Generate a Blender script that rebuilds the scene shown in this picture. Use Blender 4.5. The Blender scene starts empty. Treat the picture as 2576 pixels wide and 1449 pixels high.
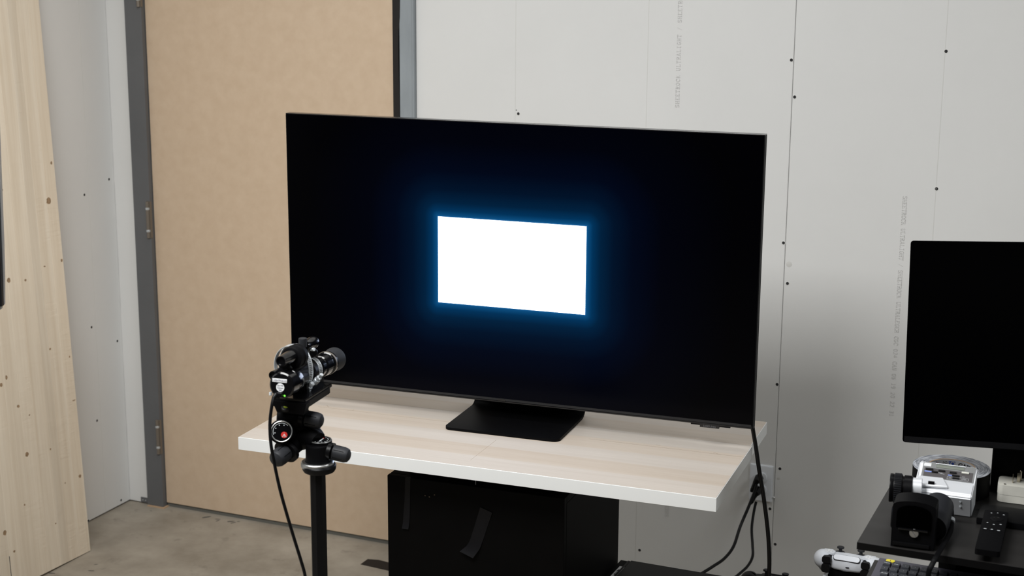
import bpy, bmesh, math, random
from mathutils import Vector, Matrix
random.seed(7)
D = bpy.data
COL = bpy.context.scene.collection
SC = bpy.context.scene

# ------------------------------------------------------------------ camera
CAM = Vector((0.0, -4.43135, 2.01664))
RIGHT = Vector((0.9196696, 0.3926414, 0.0063734))
UP = Vector((-0.0906089, 0.1963821, 0.9763320))
FWD = Vector((-0.3820967, 0.8984803, -0.2161834))
FPX = 3883.6
cam = D.cameras.new('camera')
cam.sensor_width = 36.0
cam.lens = FPX * 36.0 / 2576.0
cam.clip_start = 0.05
cam.dof.use_dof = True
cam.dof.focus_distance = 3.62
cam.dof.aperture_fstop = 6.3
co = D.objects.new('camera', cam)
m = Matrix((RIGHT, UP, -FWD)).transposed().to_4x4()
m.translation = CAM
co.matrix_world = m
COL.objects.link(co)
SC.camera = co

# ------------------------------------------------------------------ world, lights, exposure
w = D.worlds.new('world')
SC.world = w
w.use_nodes = True
w.node_tree.nodes['Background'].inputs[0].default_value = (0.80, 0.86, 1.0, 1)
w.node_tree.nodes['Background'].inputs[1].default_value = 0.012
SC.view_settings.view_transform = 'Standard'
SC.view_settings.look = 'None'
SC.view_settings.exposure = 0.0
SC.view_settings.gamma = 1.0
SC.view_settings.use_curve_mapping = False


def area(name, loc, size, power, color=(1, 1, 1)):
    l = D.lights.new(name, 'AREA')
    l.shape = 'RECTANGLE'
    l.size, l.size_y = size
    l.energy = power
    l.color = color
    o = D.objects.new(name, l)
    o.location = loc
    COL.objects.link(o)
    return o


area('ceiling_light_near_wall', (-1.45, -0.90, 2.93), (3.2, 0.25), 17, (1.0, 1.0, 0.99))
area('ceiling_light_middle', (-1.65, -2.95, 2.93), (1.6, 1.1), 122, (1.0, 1.0, 0.99))
area('ceiling_light_behind', (-1.5, -6.0, 2.93), (1.25, 0.6), 12, (1.0, 1.0, 0.99))
area('ceiling_light_right', (2.0, -1.8, 2.93), (1.2, 0.6), 42, (0.98, 1.0, 1.0))


# ------------------------------------------------------------------ point helpers (photo measurements -> metres)
def _ray(x, y):
    return (RIGHT * ((x - 1288) / FPX) + UP * (-(y - 724.5) / FPX) + FWD)


def at_depth(x, y, Z):
    return CAM + _ray(x, y) * Z


def at_z(x, y, z):
    r = _ray(x, y)
    return CAM + r * ((z - CAM.z) / r.z)


def at_y(x, y, yy):
    r = _ray(x, y)
    return CAM + r * ((yy - CAM.y) / r.y)


def at_x(x, y, xx):
    r = _ray(x, y)
    return CAM + r * ((xx - CAM.x) / r.x)


# ------------------------------------------------------------------ materials
def mat(name, color, rough=0.5, metal=0.0, spec=0.5, noise=None, amt=0.0, bump=0.0, bscale=None,
        emit=None, strength=0.0, coat=0.0, stretch=(1, 1, 1), color2=None):
    mt = D.materials.new(name)
    mt.use_nodes = True
    nt = mt.node_tree
    b = nt.nodes['Principled BSDF']
    b.inputs['Base Color'].default_value = (*color, 1)
    b.inputs['Roughness'].default_value = rough
    b.inputs['Metallic'].default_value = metal
    b.inputs['Specular IOR Level'].default_value = spec
    b.inputs['Coat Weight'].default_value = coat
    if emit:
        b.inputs['Emission Color'].default_value = (*emit, 1)
        b.inputs['Emission Strength'].default_value = strength
    if noise:
        tc = nt.nodes.new('ShaderNodeTexCoord')
        mp = nt.nodes.new('ShaderNodeMapping')
        mp.inputs['Scale'].default_value = stretch
        nt.links.new(tc.outputs['Object'], mp.inputs[0])
        n = nt.nodes.new('ShaderNodeTexNoise')
        n.inputs['Scale'].default_value = noise
        n.inputs['Detail'].default_value = 5
        n.inputs['Roughness'].default_value = 0.6
        nt.links.new(mp.outputs[0], n.inputs['Vector'])
        r = nt.nodes.new('ShaderNodeValToRGB')
        c2 = color2 or tuple(c * (1 - amt) for c in color)
        c1 = tuple(min(1, c * (1 + amt * 0.6)) for c in color)
        r.color_ramp.elements[0].position = 0.3
        r.color_ramp.elements[1].position = 0.7
        r.color_ramp.elements[0].color = (*c2, 1)
        r.color_ramp.elements[1].color = (*c1, 1)
        nt.links.new(n.outputs['Fac'], r.inputs[0])
        nt.links.new(r.outputs[0], b.inputs['Base Color'])
        if bump:
            n2 = nt.nodes.new('ShaderNodeTexNoise')
            n2.inputs['Scale'].default_value = bscale or noise * 4
            n2.inputs['Detail'].default_value = 3
            nt.links.new(mp.outputs[0], n2.inputs['Vector'])
            bp = nt.nodes.new('ShaderNodeBump')
            bp.inputs['Strength'].default_value = bump
            bp.inputs['Distance'].default_value = 0.001
            nt.links.new(n2.outputs['Fac'], bp.inputs['Height'])
            nt.links.new(bp.outputs[0], b.inputs['Normal'])
    return mt


def wood_mat(name, light, dark, axis='Z', ring=10.0, grain=220.0, tone=0.10, rough=0.55, plank=None, wave=0.5, bump=0.0):
    """long-grained wood; grain runs along `axis` of the object; each object gets its own tone and offset"""
    mt = D.materials.new(name)
    mt.use_nodes = True
    nt = mt.node_tree
    L = nt.links
    b = nt.nodes['Principled BSDF']
    b.inputs['Roughness'].default_value = rough
    b.inputs['Specular IOR Level'].default_value = 0.35
    tc = nt.nodes.new('ShaderNodeTexCoord')
    oi = nt.nodes.new('ShaderNodeObjectInfo')
    off = nt.nodes.new('ShaderNodeVectorMath')
    off.operation = 'SCALE'
    cmb = nt.nodes.new('ShaderNodeCombineXYZ')
    for i in range(3):
        L.new(oi.outputs['Random'], cmb.inputs[i])
    L.new(cmb.outputs[0], off.inputs[0])
    off.inputs['Scale'].default_value = 7.3
    add = nt.nodes.new('ShaderNodeVectorMath')
    add.operation = 'ADD'
    L.new(tc.outputs['Object'], add.inputs[0])
    L.new(off.outputs[0], add.inputs[1])
    mp = nt.nodes.new('ShaderNodeMapping')
    s = [1.0, 1.0, 1.0]
    s['XYZ'.index(axis)] = 0.035
    mp.inputs['Scale'].default_value = s
    L.new(add.outputs[0], mp.inputs[0])
    n1 = nt.nodes.new('ShaderNodeTexNoise')
    n1.inputs['Scale'].default_value = ring * 4
    n1.inputs['Detail'].default_value = 3
    n1.inputs['Distortion'].default_value = wave
    L.new(mp.outputs[0], n1.inputs['Vector'])
    n2 = nt.nodes.new('ShaderNodeTexNoise')
    n2.inputs['Scale'].default_value = grain
    n2.inputs['Detail'].default_value = 2
    L.new(mp.outputs[0], n2.inputs['Vector'])
    mx = nt.nodes.new('ShaderNodeMath')
    mx.operation = 'MULTIPLY_ADD'
    L.new(n2.outputs['Fac'], mx.inputs[0])
    mx.inputs[1].default_value = 0.35
    sc = nt.nodes.new('ShaderNodeMath')
    sc.operation = 'MULTIPLY'
    L.new(n1.outputs['Fac'], sc.inputs[0])
    sc.inputs[1].default_value = 0.75
    L.new(sc.outputs[0], mx.inputs[2])
    r = nt.nodes.new('ShaderNodeValToRGB')
    r.color_ramp.elements[0].position = 0.36
    r.color_ramp.elements[1].position = 0.70
    r.color_ramp.elements[0].color = (*dark, 1)
    r.color_ramp.elements[1].color = (*light, 1)
    L.new(mx.outputs[0], r.inputs[0])
    if bump:
        # planer ripple across the grain, strong only in patches
        rp = nt.nodes.new('ShaderNodeMapping')
        rp.inputs['Rotation'].default_value = (0, math.radians(38), 0)
        rp.inputs['Scale'].default_value = (18, 1, 95)
        L.new(add.outputs[0], rp.inputs[0])
        rn = nt.nodes.new('ShaderNodeTexNoise')
        rn.inputs['Scale'].default_value = 1.0
        rn.inputs['Detail'].default_value = 2
        L.new(rp.outputs[0], rn.inputs['Vector'])
        pn_ = nt.nodes.new('ShaderNodeTexNoise')
        pn_.inputs['Scale'].default_value = 6.0
        L.new(add.outputs[0], pn_.inputs['Vector'])
        pm_ = nt.nodes.new('ShaderNodeMapRange')
        pm_.inputs['From Min'].default_value = 0.48
        pm_.inputs['From Max'].default_value = 0.62
        L.new(pn_.outputs['Fac'], pm_.inputs['Value'])
        ml = nt.nodes.new('ShaderNodeMath')
        ml.operation = 'MULTIPLY'
        L.new(rn.outputs['Fac'], ml.inputs[0])
        L.new(pm_.outputs[0], ml.inputs[1])
        bp = nt.nodes.new('ShaderNodeBump')
        bp.inputs['Strength'].default_value = bump
        bp.inputs['Distance'].default_value = 0.0025
        L.new(ml.outputs[0], bp.inputs['Height'])
        L.new(bp.outputs[0], b.inputs['Normal'])
    hsv = nt.nodes.new('ShaderNodeHueSaturation')
    mr = nt.nodes.new('ShaderNodeMapRange')
    mr.inputs['To Min'].default_value = 1 - tone
    mr.inputs['To Max'].default_value = 1 + tone * 0.5
    if plank:
        sep = nt.nodes.new('ShaderNodeSeparateXYZ')
        L.new(tc.outputs['Object'], sep.inputs[0])
        q = nt.nodes.new('ShaderNodeMath')
        q.operation = 'MULTIPLY'
        q.inputs[1].default_value = 1.0 / plank
        L.new(sep.outputs['Y'], q.inputs[0])
        fl = nt.nodes.new('ShaderNodeMath')
        fl.operation = 'FLOOR'
        L.new(q.outputs[0], fl.inputs[0])
        wn = nt.nodes.new('ShaderNodeTexWhiteNoise')
        wn.noise_dimensions = '1D'
        L.new(fl.outputs[0], wn.inputs['W'])
        L.new(wn.outputs['Value'], mr.inputs['Value'])
        # odd planks warmer
        md = nt.nodes.new('ShaderNodeMath')
        md.operation = 'PINGPONG'
        md.inputs[1].default_value = 1.0
        L.new(fl.outputs[0], md.inputs[0])
        ms = nt.nodes.new('ShaderNodeMapRange')
        ms.inputs['To Min'].default_value = 0.80
        ms.inputs['To Max'].default_value = 1.12
        L.new(md.outputs[0], ms.inputs['Value'])
        L.new(ms.outputs[0], hsv.inputs['Saturation'])
    else:
        L.new(oi.outputs['Random'], mr.inputs['Value'])
    L.new(mr.outputs[0], hsv.inputs['Value'])
    L.new(r.outputs[0], hsv.inputs['Color'])
    L.new(hsv.outputs[0], b.inputs['Base Color'])
    return mt


def concrete_mat():
    mt = D.materials.new('concrete')
    mt.use_nodes = True
    nt = mt.node_tree
    L = nt.links
    b = nt.nodes['Principled BSDF']
    b.inputs['Roughness'].default_value = 0.6
    b.inputs['Specular IOR Level'].default_value = 0.35
    tc = nt.nodes.new('ShaderNodeTexCoord')

    def noise(scale, detail, dist=0.0):
        n = nt.nodes.new('ShaderNodeTexNoise')
        n.inputs['Scale'].default_value = scale
        n.inputs['Detail'].default_value = detail
        n.inputs['Roughness'].default_value = 0.62
        n.inputs['Distortion'].default_value = dist
        L.new(tc.outputs['Object'], n.inputs['Vector'])
        return n
    r1 = nt.nodes.new('ShaderNodeValToRGB')
    r1.color_ramp.elements[0].position = 0.34
    r1.color_ramp.elements[1].position = 0.68
    r1.color_ramp.elements[0].color = (0.262, 0.230, 0.185, 1)
    r1.color_ramp.elements[1].color = (0.405, 0.365, 0.305, 1)
    L.new(noise(4.5, 9, 0.0).outputs['Fac'], r1.inputs[0])
    r2 = nt.nodes.new('ShaderNodeValToRGB')
    r2.color_ramp.elements[0].position = 0.27
    r2.color_ramp.elements[1].position = 0.40
    r2.color_ramp.elements[0].color = (0.42, 0.42, 0.42, 1)
    r2.color_ramp.elements[1].color = (1, 1, 1, 1)
    L.new(noise(13, 6, 0.1).outputs['Fac'], r2.inputs[0])
    mx = nt.nodes.new('ShaderNodeMix')
    mx.data_type = 'RGBA'
    mx.blend_type = 'MULTIPLY'
    mx.inputs[0].default_value = 0.5
    L.new(r1.outputs[0], mx.inputs[6])
    L.new(r2.outputs[0], mx.inputs[7])
    L.new(mx.outputs[2], b.inputs['Base Color'])
    bp = nt.nodes.new('ShaderNodeBump')
    bp.inputs['Strength'].default_value = 0.25
    bp.inputs['Distance'].default_value = 0.002
    L.new(noise(90, 4).outputs['Fac'], bp.inputs['Height'])
    L.new(bp.outputs[0], b.inputs['Normal'])
    return mt


def screen_mat():
    """a white test rectangle with the bluish blooming of the backlight around it (the screen emits both)"""
    mt = D.materials.new('television_picture')
    mt.use_nodes = True
    nt = mt.node_tree
    L = nt.links
    b = nt.nodes['Principled BSDF']
    b.inputs['Base Color'].default_value = (0.0005, 0.0005, 0.0006, 1)
    b.inputs['Roughness'].default_value = 0.16
    b.inputs['Specular IOR Level'].default_value = 0.05
    tc = nt.nodes.new('ShaderNodeTexCoord')
    sep = nt.nodes.new('ShaderNodeSeparateXYZ')
    L.new(tc.outputs['Object'], sep.inputs[0])

    def M(op, a, c=None, clamp=False):
        n = nt.nodes.new('ShaderNodeMath')
        n.operation = op
        n.use_clamp = clamp
        for i, v in enumerate((a, c)):
            if v is None:
                continue
            if isinstance(v, (int, float)):
                n.inputs[i].default_value = v
            else:
                L.new(v, n.inputs[i])
        return n.outputs[0]
    dx = M('MAXIMUM', M('SUBTRACT', M('ABSOLUTE', M('SUBTRACT', sep.outputs['X'], 0.6105)), 0.1930), 0.0)
    dz = M('MAXIMUM', M('SUBTRACT', M('ABSOLUTE', M('SUBTRACT', sep.outputs['Z'], 0.3560)), 0.1095), 0.0)
    d = M('SQRT', M('ADD', M('MULTIPLY', dx, dx), M('MULTIPLY', dz, dz)))
    ramp = nt.nodes.new('ShaderNodeValToRGB')
    cr = ramp.color_ramp
    stops = [(0.0, (0.012, 0.125, 0.33)), (0.012, (0.003, 0.070, 0.20)), (0.045, (0.0, 0.032, 0.100)),
             (0.10, (0.0, 0.0145, 0.046)), (0.19, (0.0, 0.0058, 0.021)), (0.32, (0.0, 0.0018, 0.0085)),
             (0.52, (0.0, 0.0004, 0.0028)), (1.0, (0.0, 0.0, 0.0004))]
    cr.elements[0].position, cr.elements[0].color = stops[0][0], (*stops[0][1], 1)
    cr.elements[1].position, cr.elements[1].color = stops[-1][0], (*stops[-1][1], 1)
    for p, c in stops[1:-1]:
        e = cr.elements.new(p)
        e.color = (*c, 1)
    L.new(M('MULTIPLY', d, 1 / 0.36, True), ramp.inputs[0])
    inside = M('LESS_THAN', d, 0.0004)
    mx = nt.nodes.new('ShaderNodeMix')
    mx.data_type = 'RGBA'
    L.new(inside, mx.inputs[0])
    L.new(ramp.outputs[0], mx.inputs[6])
    mx.inputs[7].default_value = (2.9, 3.3, 4.2, 1)
    L.new(mx.outputs[2], b.inputs['Emission Color'])
    b.inputs['Emission Strength'].default_value = 1.0
    return mt


def gaff_side_mat():
    mt = D.materials.new('tape_layers')
    mt.use_nodes = True
    nt = mt.node_tree
    L = nt.links
    b = nt.nodes['Principled BSDF']
    b.inputs['Roughness'].default_value = 0.8
    tc = nt.nodes.new('ShaderNodeTexCoord')
    sep = nt.nodes.new('ShaderNodeSeparateXYZ')
    L.new(tc.outputs['Object'], sep.inputs[0])
    ln = nt.nodes.new('ShaderNodeVectorMath')
    ln.operation = 'LENGTH'
    L.new(tc.outputs['Object'], ln.inputs[0])
    at = nt.nodes.new('ShaderNodeMath')
    at.operation = 'ARCTAN2'
    L.new(sep.outputs['Y'], at.inputs[0])
    L.new(sep.outputs['X'], at.inputs[1])
    cm = nt.nodes.new('ShaderNodeCombineXYZ')
    s1 = nt.nodes.new('ShaderNodeMath')
    s1.operation = 'MULTIPLY'
    s1.inputs[1].default_value = 420
    L.new(ln.outputs['Value'], s1.inputs[0])
    s2 = nt.nodes.new('ShaderNodeMath')
    s2.operation = 'MULTIPLY'
    s2.inputs[1].default_value = 2.2
    L.new(at.outputs[0], s2.inputs[0])
    L.new(s1.outputs[0], cm.inputs[0])
    L.new(s2.outputs[0], cm.inputs[1])
    n = nt.nodes.new('ShaderNodeTexNoise')
    n.inputs['Scale'].default_value = 1.0
    n.inputs['Detail'].default_value = 4
    L.new(cm.outputs[0], n.inputs['Vector'])
    r = nt.nodes.new('ShaderNodeValToRGB')
    r.color_ramp.elements[0].position = 0.38
    r.color_ramp.elements[1].position = 0.62
    r.color_ramp.elements[0].color = (0.12, 0.13, 0.15, 1)
    r.color_ramp.elements[1].color = (0.50, 0.52, 0.56, 1)
    L.new(n.outputs['Fac'], r.inputs[0])
    L.new(r.outputs[0], b.inputs['Base Color'])
    return mt


M_DRY = mat('drywall_paper', (0.735, 0.735, 0.722), 0.85, noise=3.0, amt=0.02, bump=0.12, bscale=700, spec=0.2)
M_DRYB = mat('drywall_core_shadow', (0.14, 0.14, 0.125), 0.9)
M_PRINT = mat('grey_ink', (0.62, 0.618, 0.60), 0.85)
M_PENCIL = mat('chalk_line', (0.66, 0.66, 0.63), 0.9)
M_SCREW = mat('black_screw', (0.035, 0.035, 0.036), 0.85, 0.0, 0.1)
M_DIMP = mat('torn_paper', (0.76, 0.755, 0.735), 0.9)
M_CONC = concrete_mat()
M_DOOR = mat('raw_fibreboard', (0.66, 0.515, 0.375), 0.6, noise=26, amt=0.0, color2=(0.61, 0.465, 0.33), bump=0.1, bscale=300, spec=0.3)
M_FRAME = mat('grey_painted_steel', (0.122, 0.125, 0.13), 0.45, noise=4, amt=0.1)
M_FRAME2 = mat('primed_steel', (0.33, 0.365, 0.39), 0.4, noise=6, amt=0.22, stretch=(1, 1, 0.3))
M_GASK = mat('black_seal', (0.006, 0.006, 0.007), 0.7)
M_HINGE = mat('brushed_brass_steel', (0.24, 0.21, 0.175), 0.45, 0.6)
M_PINE = wood_mat('pine', (0.86, 0.77, 0.635), (0.76, 0.655, 0.515), 'Z', ring=6, grain=140, tone=0.10, wave=1.2, bump=0.5)
M_KNOT = mat('pine_knot', (0.36, 0.24, 0.14), 0.6, noise=150, amt=0.5)
M_LAM = wood_mat('laminate_beech', (0.515, 0.455, 0.395), (0.470, 0.405, 0.343), 'X', ring=7, grain=260, tone=0.05, rough=0.45, plank=0.0782, wave=0.15)
M_WHITE = mat('white_melamine', (0.70, 0.71, 0.705), 0.42)
M_BLK = mat('black_plastic', (0.003, 0.003, 0.0035), 0.36, spec=0.13)
M_BLKM = mat('matt_black', (0.0025, 0.0025, 0.003), 0.5, spec=0.06, noise=60, amt=0.2)
M_BLKG = mat('gloss_black', (0.003, 0.003, 0.0035), 0.13, spec=0.45)
M_BLKC = mat('black_cabinet_paint', (0.0016, 0.0015, 0.0015), 0.55, spec=0.05, noise=12, amt=0.25)
M_BEZ = mat('dark_bezel_metal', (0.009, 0.009, 0.010), 0.2, 0.2, 0.5)
M_SCRD = mat('dark_screen', (0.0003, 0.0003, 0.0004), 0.2, spec=0.006)
M_TVP = screen_mat()
M_TRIM = mat('dark_trim', (0.016, 0.016, 0.017), 0.5, spec=0.3)
M_RUB = mat('dark_grey_rubber', (0.013, 0.014, 0.017), 0.55, spec=0.3)
M_STL = mat('bright_steel', (0.66, 0.70, 0.73), 0.28, 0.6)
M_ALU = mat('knurled_aluminium', (0.55, 0.56, 0.56), 0.35, 1.0)
M_TXTW = mat('white_ink', (0.55, 0.58, 0.60), 0.5)
M_TXTK = mat('black_ink', (0.015, 0.015, 0.02), 0.6)
M_TXTG = mat('faded_ink', (0.25, 0.25, 0.29), 0.6)
M_RED = mat('red_enamel', (0.50, 0.025, 0.02), 0.35)
M_LBL = mat('white_label', (0.66, 0.67, 0.68), 0.5)
M_LOGO = mat('dull_logo_grey', (0.09, 0.09, 0.095), 0.5)
M_LED = mat('green_led', (0.1, 0.5, 0.05), 0.4, emit=(0.25, 1.0, 0.08), strength=0.8)
M_BUB = mat('level_bubble', (0.14, 0.18, 0.01), 0.15)
M_TAPE = mat('black_cloth_tape', (0.006, 0.006, 0.0075), 0.5, noise=90, amt=0.25, spec=0.3)
M_TAPED = mat('dull_cloth_tape', (0.0035, 0.0035, 0.0045), 0.45, noise=90, amt=0.25, spec=0.14)
M_DKWOOD = wood_mat('black_brown_laminate', (0.017, 0.0158, 0.0152), (0.011, 0.010, 0.0097), 'X', ring=9, grain=320, tone=0.05, rough=0.5)
M_DKEDGE = mat('black_edge_band', (0.002, 0.002, 0.0022), 0.5, spec=0.15)
M_SILV = mat('silver_paint', (0.72, 0.74, 0.77), 0.36, 0.3)
M_PANEL = mat('grey_control_panel', (0.055, 0.05, 0.052), 0.5)
M_PANELB = mat('grey_panel_border', (0.17, 0.175, 0.175), 0.45)
M_LCD = mat('lcd_strip', (0.10, 0.115, 0.09), 0.25)
M_BLUE = mat('blue_print', (0.18, 0.26, 0.62), 0.5)
M_CREAM = mat('cream_plastic', (0.55, 0.545, 0.49), 0.5)
M_BEIGE = mat('beige_plastic', (0.66, 0.65, 0.585), 0.5, noise=40, amt=0.05)
M_BRASS = mat('nickel_prong', (0.52, 0.47, 0.38), 0.25, 1.0)
M_GAFF = gaff_side_mat()
M_CARD = mat('cardboard', (0.50, 0.34, 0.21), 0.8)
M_LINER = mat('core_label', (0.85, 0.86, 0.88), 0.6)
M_BLUE2 = mat('deep_blue_print', (0.03, 0.08, 0.42), 0.5)
M_PAD = mat('controller_white', (0.60, 0.625, 0.67), 0.38)
M_KEYB = mat('slate_keyboard_case', (0.070, 0.068, 0.088), 0.5)
M_KEY = mat('slate_key', (0.030, 0.033, 0.042), 0.5)
M_YEL = mat('yellow_key', (0.72, 0.60, 0.03), 0.4)
M_CASE = mat('charcoal_case_paint', (0.011, 0.011, 0.011), 0.6, spec=0.2)
M_OUT = mat('white_wall_plate', (0.84, 0.87, 0.91), 0.3)
M_CORD = mat('black_cord', (0.0025, 0.0025, 0.003), 0.45, spec=0.25)
M_LAMP = mat('light_diffuser', (0.8, 0.8, 0.8), 0.5, emit=(1, 0.98, 0.95), strength=2.0)
M_CEIL = mat('ceiling_paint', (0.10, 0.10, 0.10), 0.9)


# ------------------------------------------------------------------ object and mesh helpers
def finish(name, bm, material, parent=None, smooth=False, loc=None, rot=None, auto=True):
    me = D.meshes.new(name)
    bmesh.ops.recalc_face_normals(bm, faces=bm.faces)
    if smooth:
        for f in bm.faces:
            f.smooth = True
        if auto:
            for e in bm.edges:
                if len(e.link_faces) == 2 and e.calc_face_angle(0) > 0.6:
                    e.smooth = False
    bm.to_mesh(me)
    bm.free()
    if material:
        me.materials.append(material)
    o = D.objects.new(name, me)
    COL.objects.link(o)
    if smooth and auto:
        wn = o.modifiers.new('weighted_normals', 'WEIGHTED_NORMAL')
        wn.keep_sharp = True
    if parent is not None:
        o.parent = parent
    if loc is not None:
        o.location = loc
    if rot is not None:
        o.rotation_euler = rot
    return o


def thing(name, label=None, cat=None, loc=(0, 0, 0), rz=0.0, group=None, kind=None, rot=None):
    o = D.objects.new(name, None)
    o.empty_display_size = 0.05
    COL.objects.link(o)
    o.location = loc
    o.rotation_euler = rot if rot else (0, 0, rz)
    tag(o, label, cat, group, kind)
    return o


def tag(o, label=None, cat=None, group=None, kind=None):
    if label:
        o['label'] = label
    if cat:
        o['category'] = cat
    if group:
        o['group'] = group
    if kind:
        o['kind'] = kind
    return o


def box(bm, lo, hi, bev=0.0, seg=2):
    r = bmesh.ops.create_cube(bm, size=1.0)
    vs = r['verts']
    for v in vs:
        v.co = Vector([lo[i] + (v.co[i] + 0.5) * (hi[i] - lo[i]) for i in range(3)])
    if bev > 0:
        es = list({e for v in vs for e in v.link_edges})
        bmesh.ops.bevel(bm, geom=es, offset=bev, segments=seg, affect='EDGES', profile=0.5)


def B(name, lo, hi, material, parent=None, bev=0.0, seg=2, **k):
    bm = bmesh.new()
    box(bm, lo, hi, bev, seg)
    return finish(name, bm, material, parent, smooth=bev > 0, **k)


def frame_of(d):
    d = d.normalized()
    a = Vector((0, 0, 1)) if abs(d.z) < 0.95 else Vector((1, 0, 0))
    u = a.cross(d).normalized()
    return u, d.cross(u)


def lathe(bm, p0, d, prof, n=28, closed=True, a0=0.0):
    """rings of radius r at distance t along d from p0"""
    p0 = Vector(p0)
    d = Vector(d).normalized()
    u, v = frame_of(d)
    rings = []
    for t, r in prof:
        c = p0 + d * t
        if r < 1e-6:
            rings.append([bm.verts.new(c)])
        else:
            rings.append([bm.verts.new(c + (u * math.cos(a0 + 2 * math.pi * k / n) + v * math.sin(a0 + 2 * math.pi * k / n)) * r) for k in range(n)])
    for A, Bq in zip(rings, rings[1:]):
        if len(A) == 1 and len(Bq) == 1:
            continue
        for k in range(n):
            k2 = (k + 1) % n
            if len(A) == 1:
                bm.faces.new((A[0], Bq[k], Bq[k2]))
            elif len(Bq) == 1:
                bm.faces.new((A[k], A[k2], Bq[0]))
            else:
                bm.faces.new((A[k], A[k2], Bq[k2], Bq[k]))
    if closed:
        for R in (rings[0], rings[-1]):
            if len(R) > 2:
                bm.faces.new(R)


def cyl(bm, p0, p1, r0, r1=None, n=28, a0=0.0):
    p0, p1 = Vector(p0), Vector(p1)
    L = (p1 - p0).length
    lathe(bm, p0, p1 - p0, [(0, r0), (L, r0 if r1 is None else r1)], n, True, a0)


def ccyl(bm, p0, p1, r, c=0.0015, n=28):
    p0, p1 = Vector(p0), Vector(p1)
    L = (p1 - p0).length
    lathe(bm, p0, p1 - p0, [(0, r - c), (c, r), (L - c, r), (L, r - c)], n)


def spline(pts, sub=8):
    pts = [Vector(p) for p in pts]
    P = [pts[0] * 2 - pts[1]] + pts + [pts[-1] * 2 - pts[-2]]
    out = []
    for i in range(1, len(P) - 2):
        for s in range(sub):
            t = s / sub
            a, b, c, d = P[i - 1], P[i], P[i + 1], P[i + 2]
            out.append(0.5 * ((2 * b) + (c - a) * t + (2 * a - 5 * b + 4 * c - d) * t * t + (3 * b - a - 3 * c + d) * t ** 3))
    out.append(pts[-1])
    return out


def tube(bm, pts, r, n=12, sub=8, flat=None):
    ps = spline(pts, sub) if sub else [Vector(p) for p in pts]
    m_ = len(ps)
    rings = []
    u = None
    for i, p in enumerate(ps):
        t = (ps[min(i + 1, m_ - 1)] - ps[max(i - 1, 0)]).normalized()
        if u is None:
            u, v = frame_of(t)
        else:
            u = (u - t * u.dot(t)).normalized()
            v = t.cross(u)
        rr = r[0] + (r[1] - r[0]) * i / (m_ - 1) if isinstance(r, tuple) else r
        f = flat if flat else 1.0
        rings.append([bm.verts.new(p + u * math.cos(2 * math.pi * k / n) * rr + v * math.sin(2 * math.pi * k / n) * rr * f) for k in range(n)])
    for A, Bq in zip(rings, rings[1:]):
        for k in range(n):
            bm.faces.new((A[k], A[(k + 1) % n], Bq[(k + 1) % n], Bq[k]))
    bm.faces.new(rings[0])
    bm.faces.new(rings[-1])


def prism(bm, poly, ext):
    """closed polygon (3-D points) pushed along the vector ext"""
    ext = Vector(ext)
    a = [bm.verts.new(Vector(p)) for p in poly]
    b = [bm.verts.new(Vector(p) + ext) for p in poly]
    n = len(a)
    bm.faces.new(a)
    bm.faces.new(b)
    for k in range(n):
        bm.faces.new((a[k], a[(k + 1) % n], b[(k + 1) % n], b[k]))


def rrect(w_, h_, r, n=6):
    out = []
    for cx, cy, a in ((w_ / 2 - r, h_ / 2 - r, 0), (-w_ / 2 + r, h_ / 2 - r, 90), (-w_ / 2 + r, -h_ / 2 + r, 180), (w_ / 2 - r, -h_ / 2 + r, 270)):
        for k in range(n + 1):
            t = math.radians(a + 90 * k / n)
            out.append((cx + r * math.cos(t), cy + r * math.sin(t)))
    return out


def on(o, origin, xd, yd):
    """place an object's local XY plane: x along xd, y along yd"""
    xd = Vector(xd).normalized()
    yd = Vector(yd)
    yd = (yd - xd * yd.dot(xd)).normalized()
    zd = xd.cross(yd)
    mm = Matrix((xd, yd, zd)).transposed().to_4x4()
    mm.translation = Vector(origin)
    if o.parent is not None:
        pm = world_of(o.parent)
        mm = pm.inverted() @ mm
    o.matrix_local = mm
    return o


def world_of(o):
    mm = o.matrix_basis.copy()
    p = o.parent
    while p is not None:
        mm = p.matrix_basis @ mm
        p = p.parent
    return mm


def text_bm(s, size, bold=0.0, mono=None, depth=0.0002):
    """letters as flat outlines in a bmesh, lying in XY, starting at the origin"""
    bm = bmesh.new()
    chars = list(s) if mono else [s]
    for i, ch in enumerate(chars):
        if ch == ' ':
            continue
        cu = D.curves.new('lettering', 'FONT')
        cu.body = ch
        cu.size = size
        cu.offset = bold
        cu.resolution_u = 2
        cu.extrude = depth
        ob = D.objects.new('lettering', cu)
        COL.objects.link(ob)
        dg = bpy.context.evaluated_depsgraph_get()
        me = D.meshes.new_from_object(ob.evaluated_get(dg))
        if mono:
            xs = [v.co.x for v in me.vertices] or [0]
            mid = (min(xs) + max(xs)) / 2
            for v in me.vertices:
                v.co.x += (i + 0.5) * mono - mid
        bm.from_mesh(me)
        D.meshes.remove(me)
        D.objects.remove(ob)
        D.curves.remove(cu)
    return bm


def lettering(s, size, material, parent, origin, xd, yd, bold=0.0, mono=None, center=False, name='lettering', squash=1.0):
    bm = text_bm(s, size, bold, mono)
    if center and bm.verts:
        xs = [v.co.x for v in bm.verts]
        ys = [v.co.y for v in bm.verts]
        for v in bm.verts:
            v.co.x -= (min(xs) + max(xs)) / 2
            v.co.y -= (min(ys) + max(ys)) / 2
    for v in bm.verts:
        v.co.y *= squash
    o = finish(name, bm, material, parent)
    return on(o, origin, xd, yd)


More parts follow.
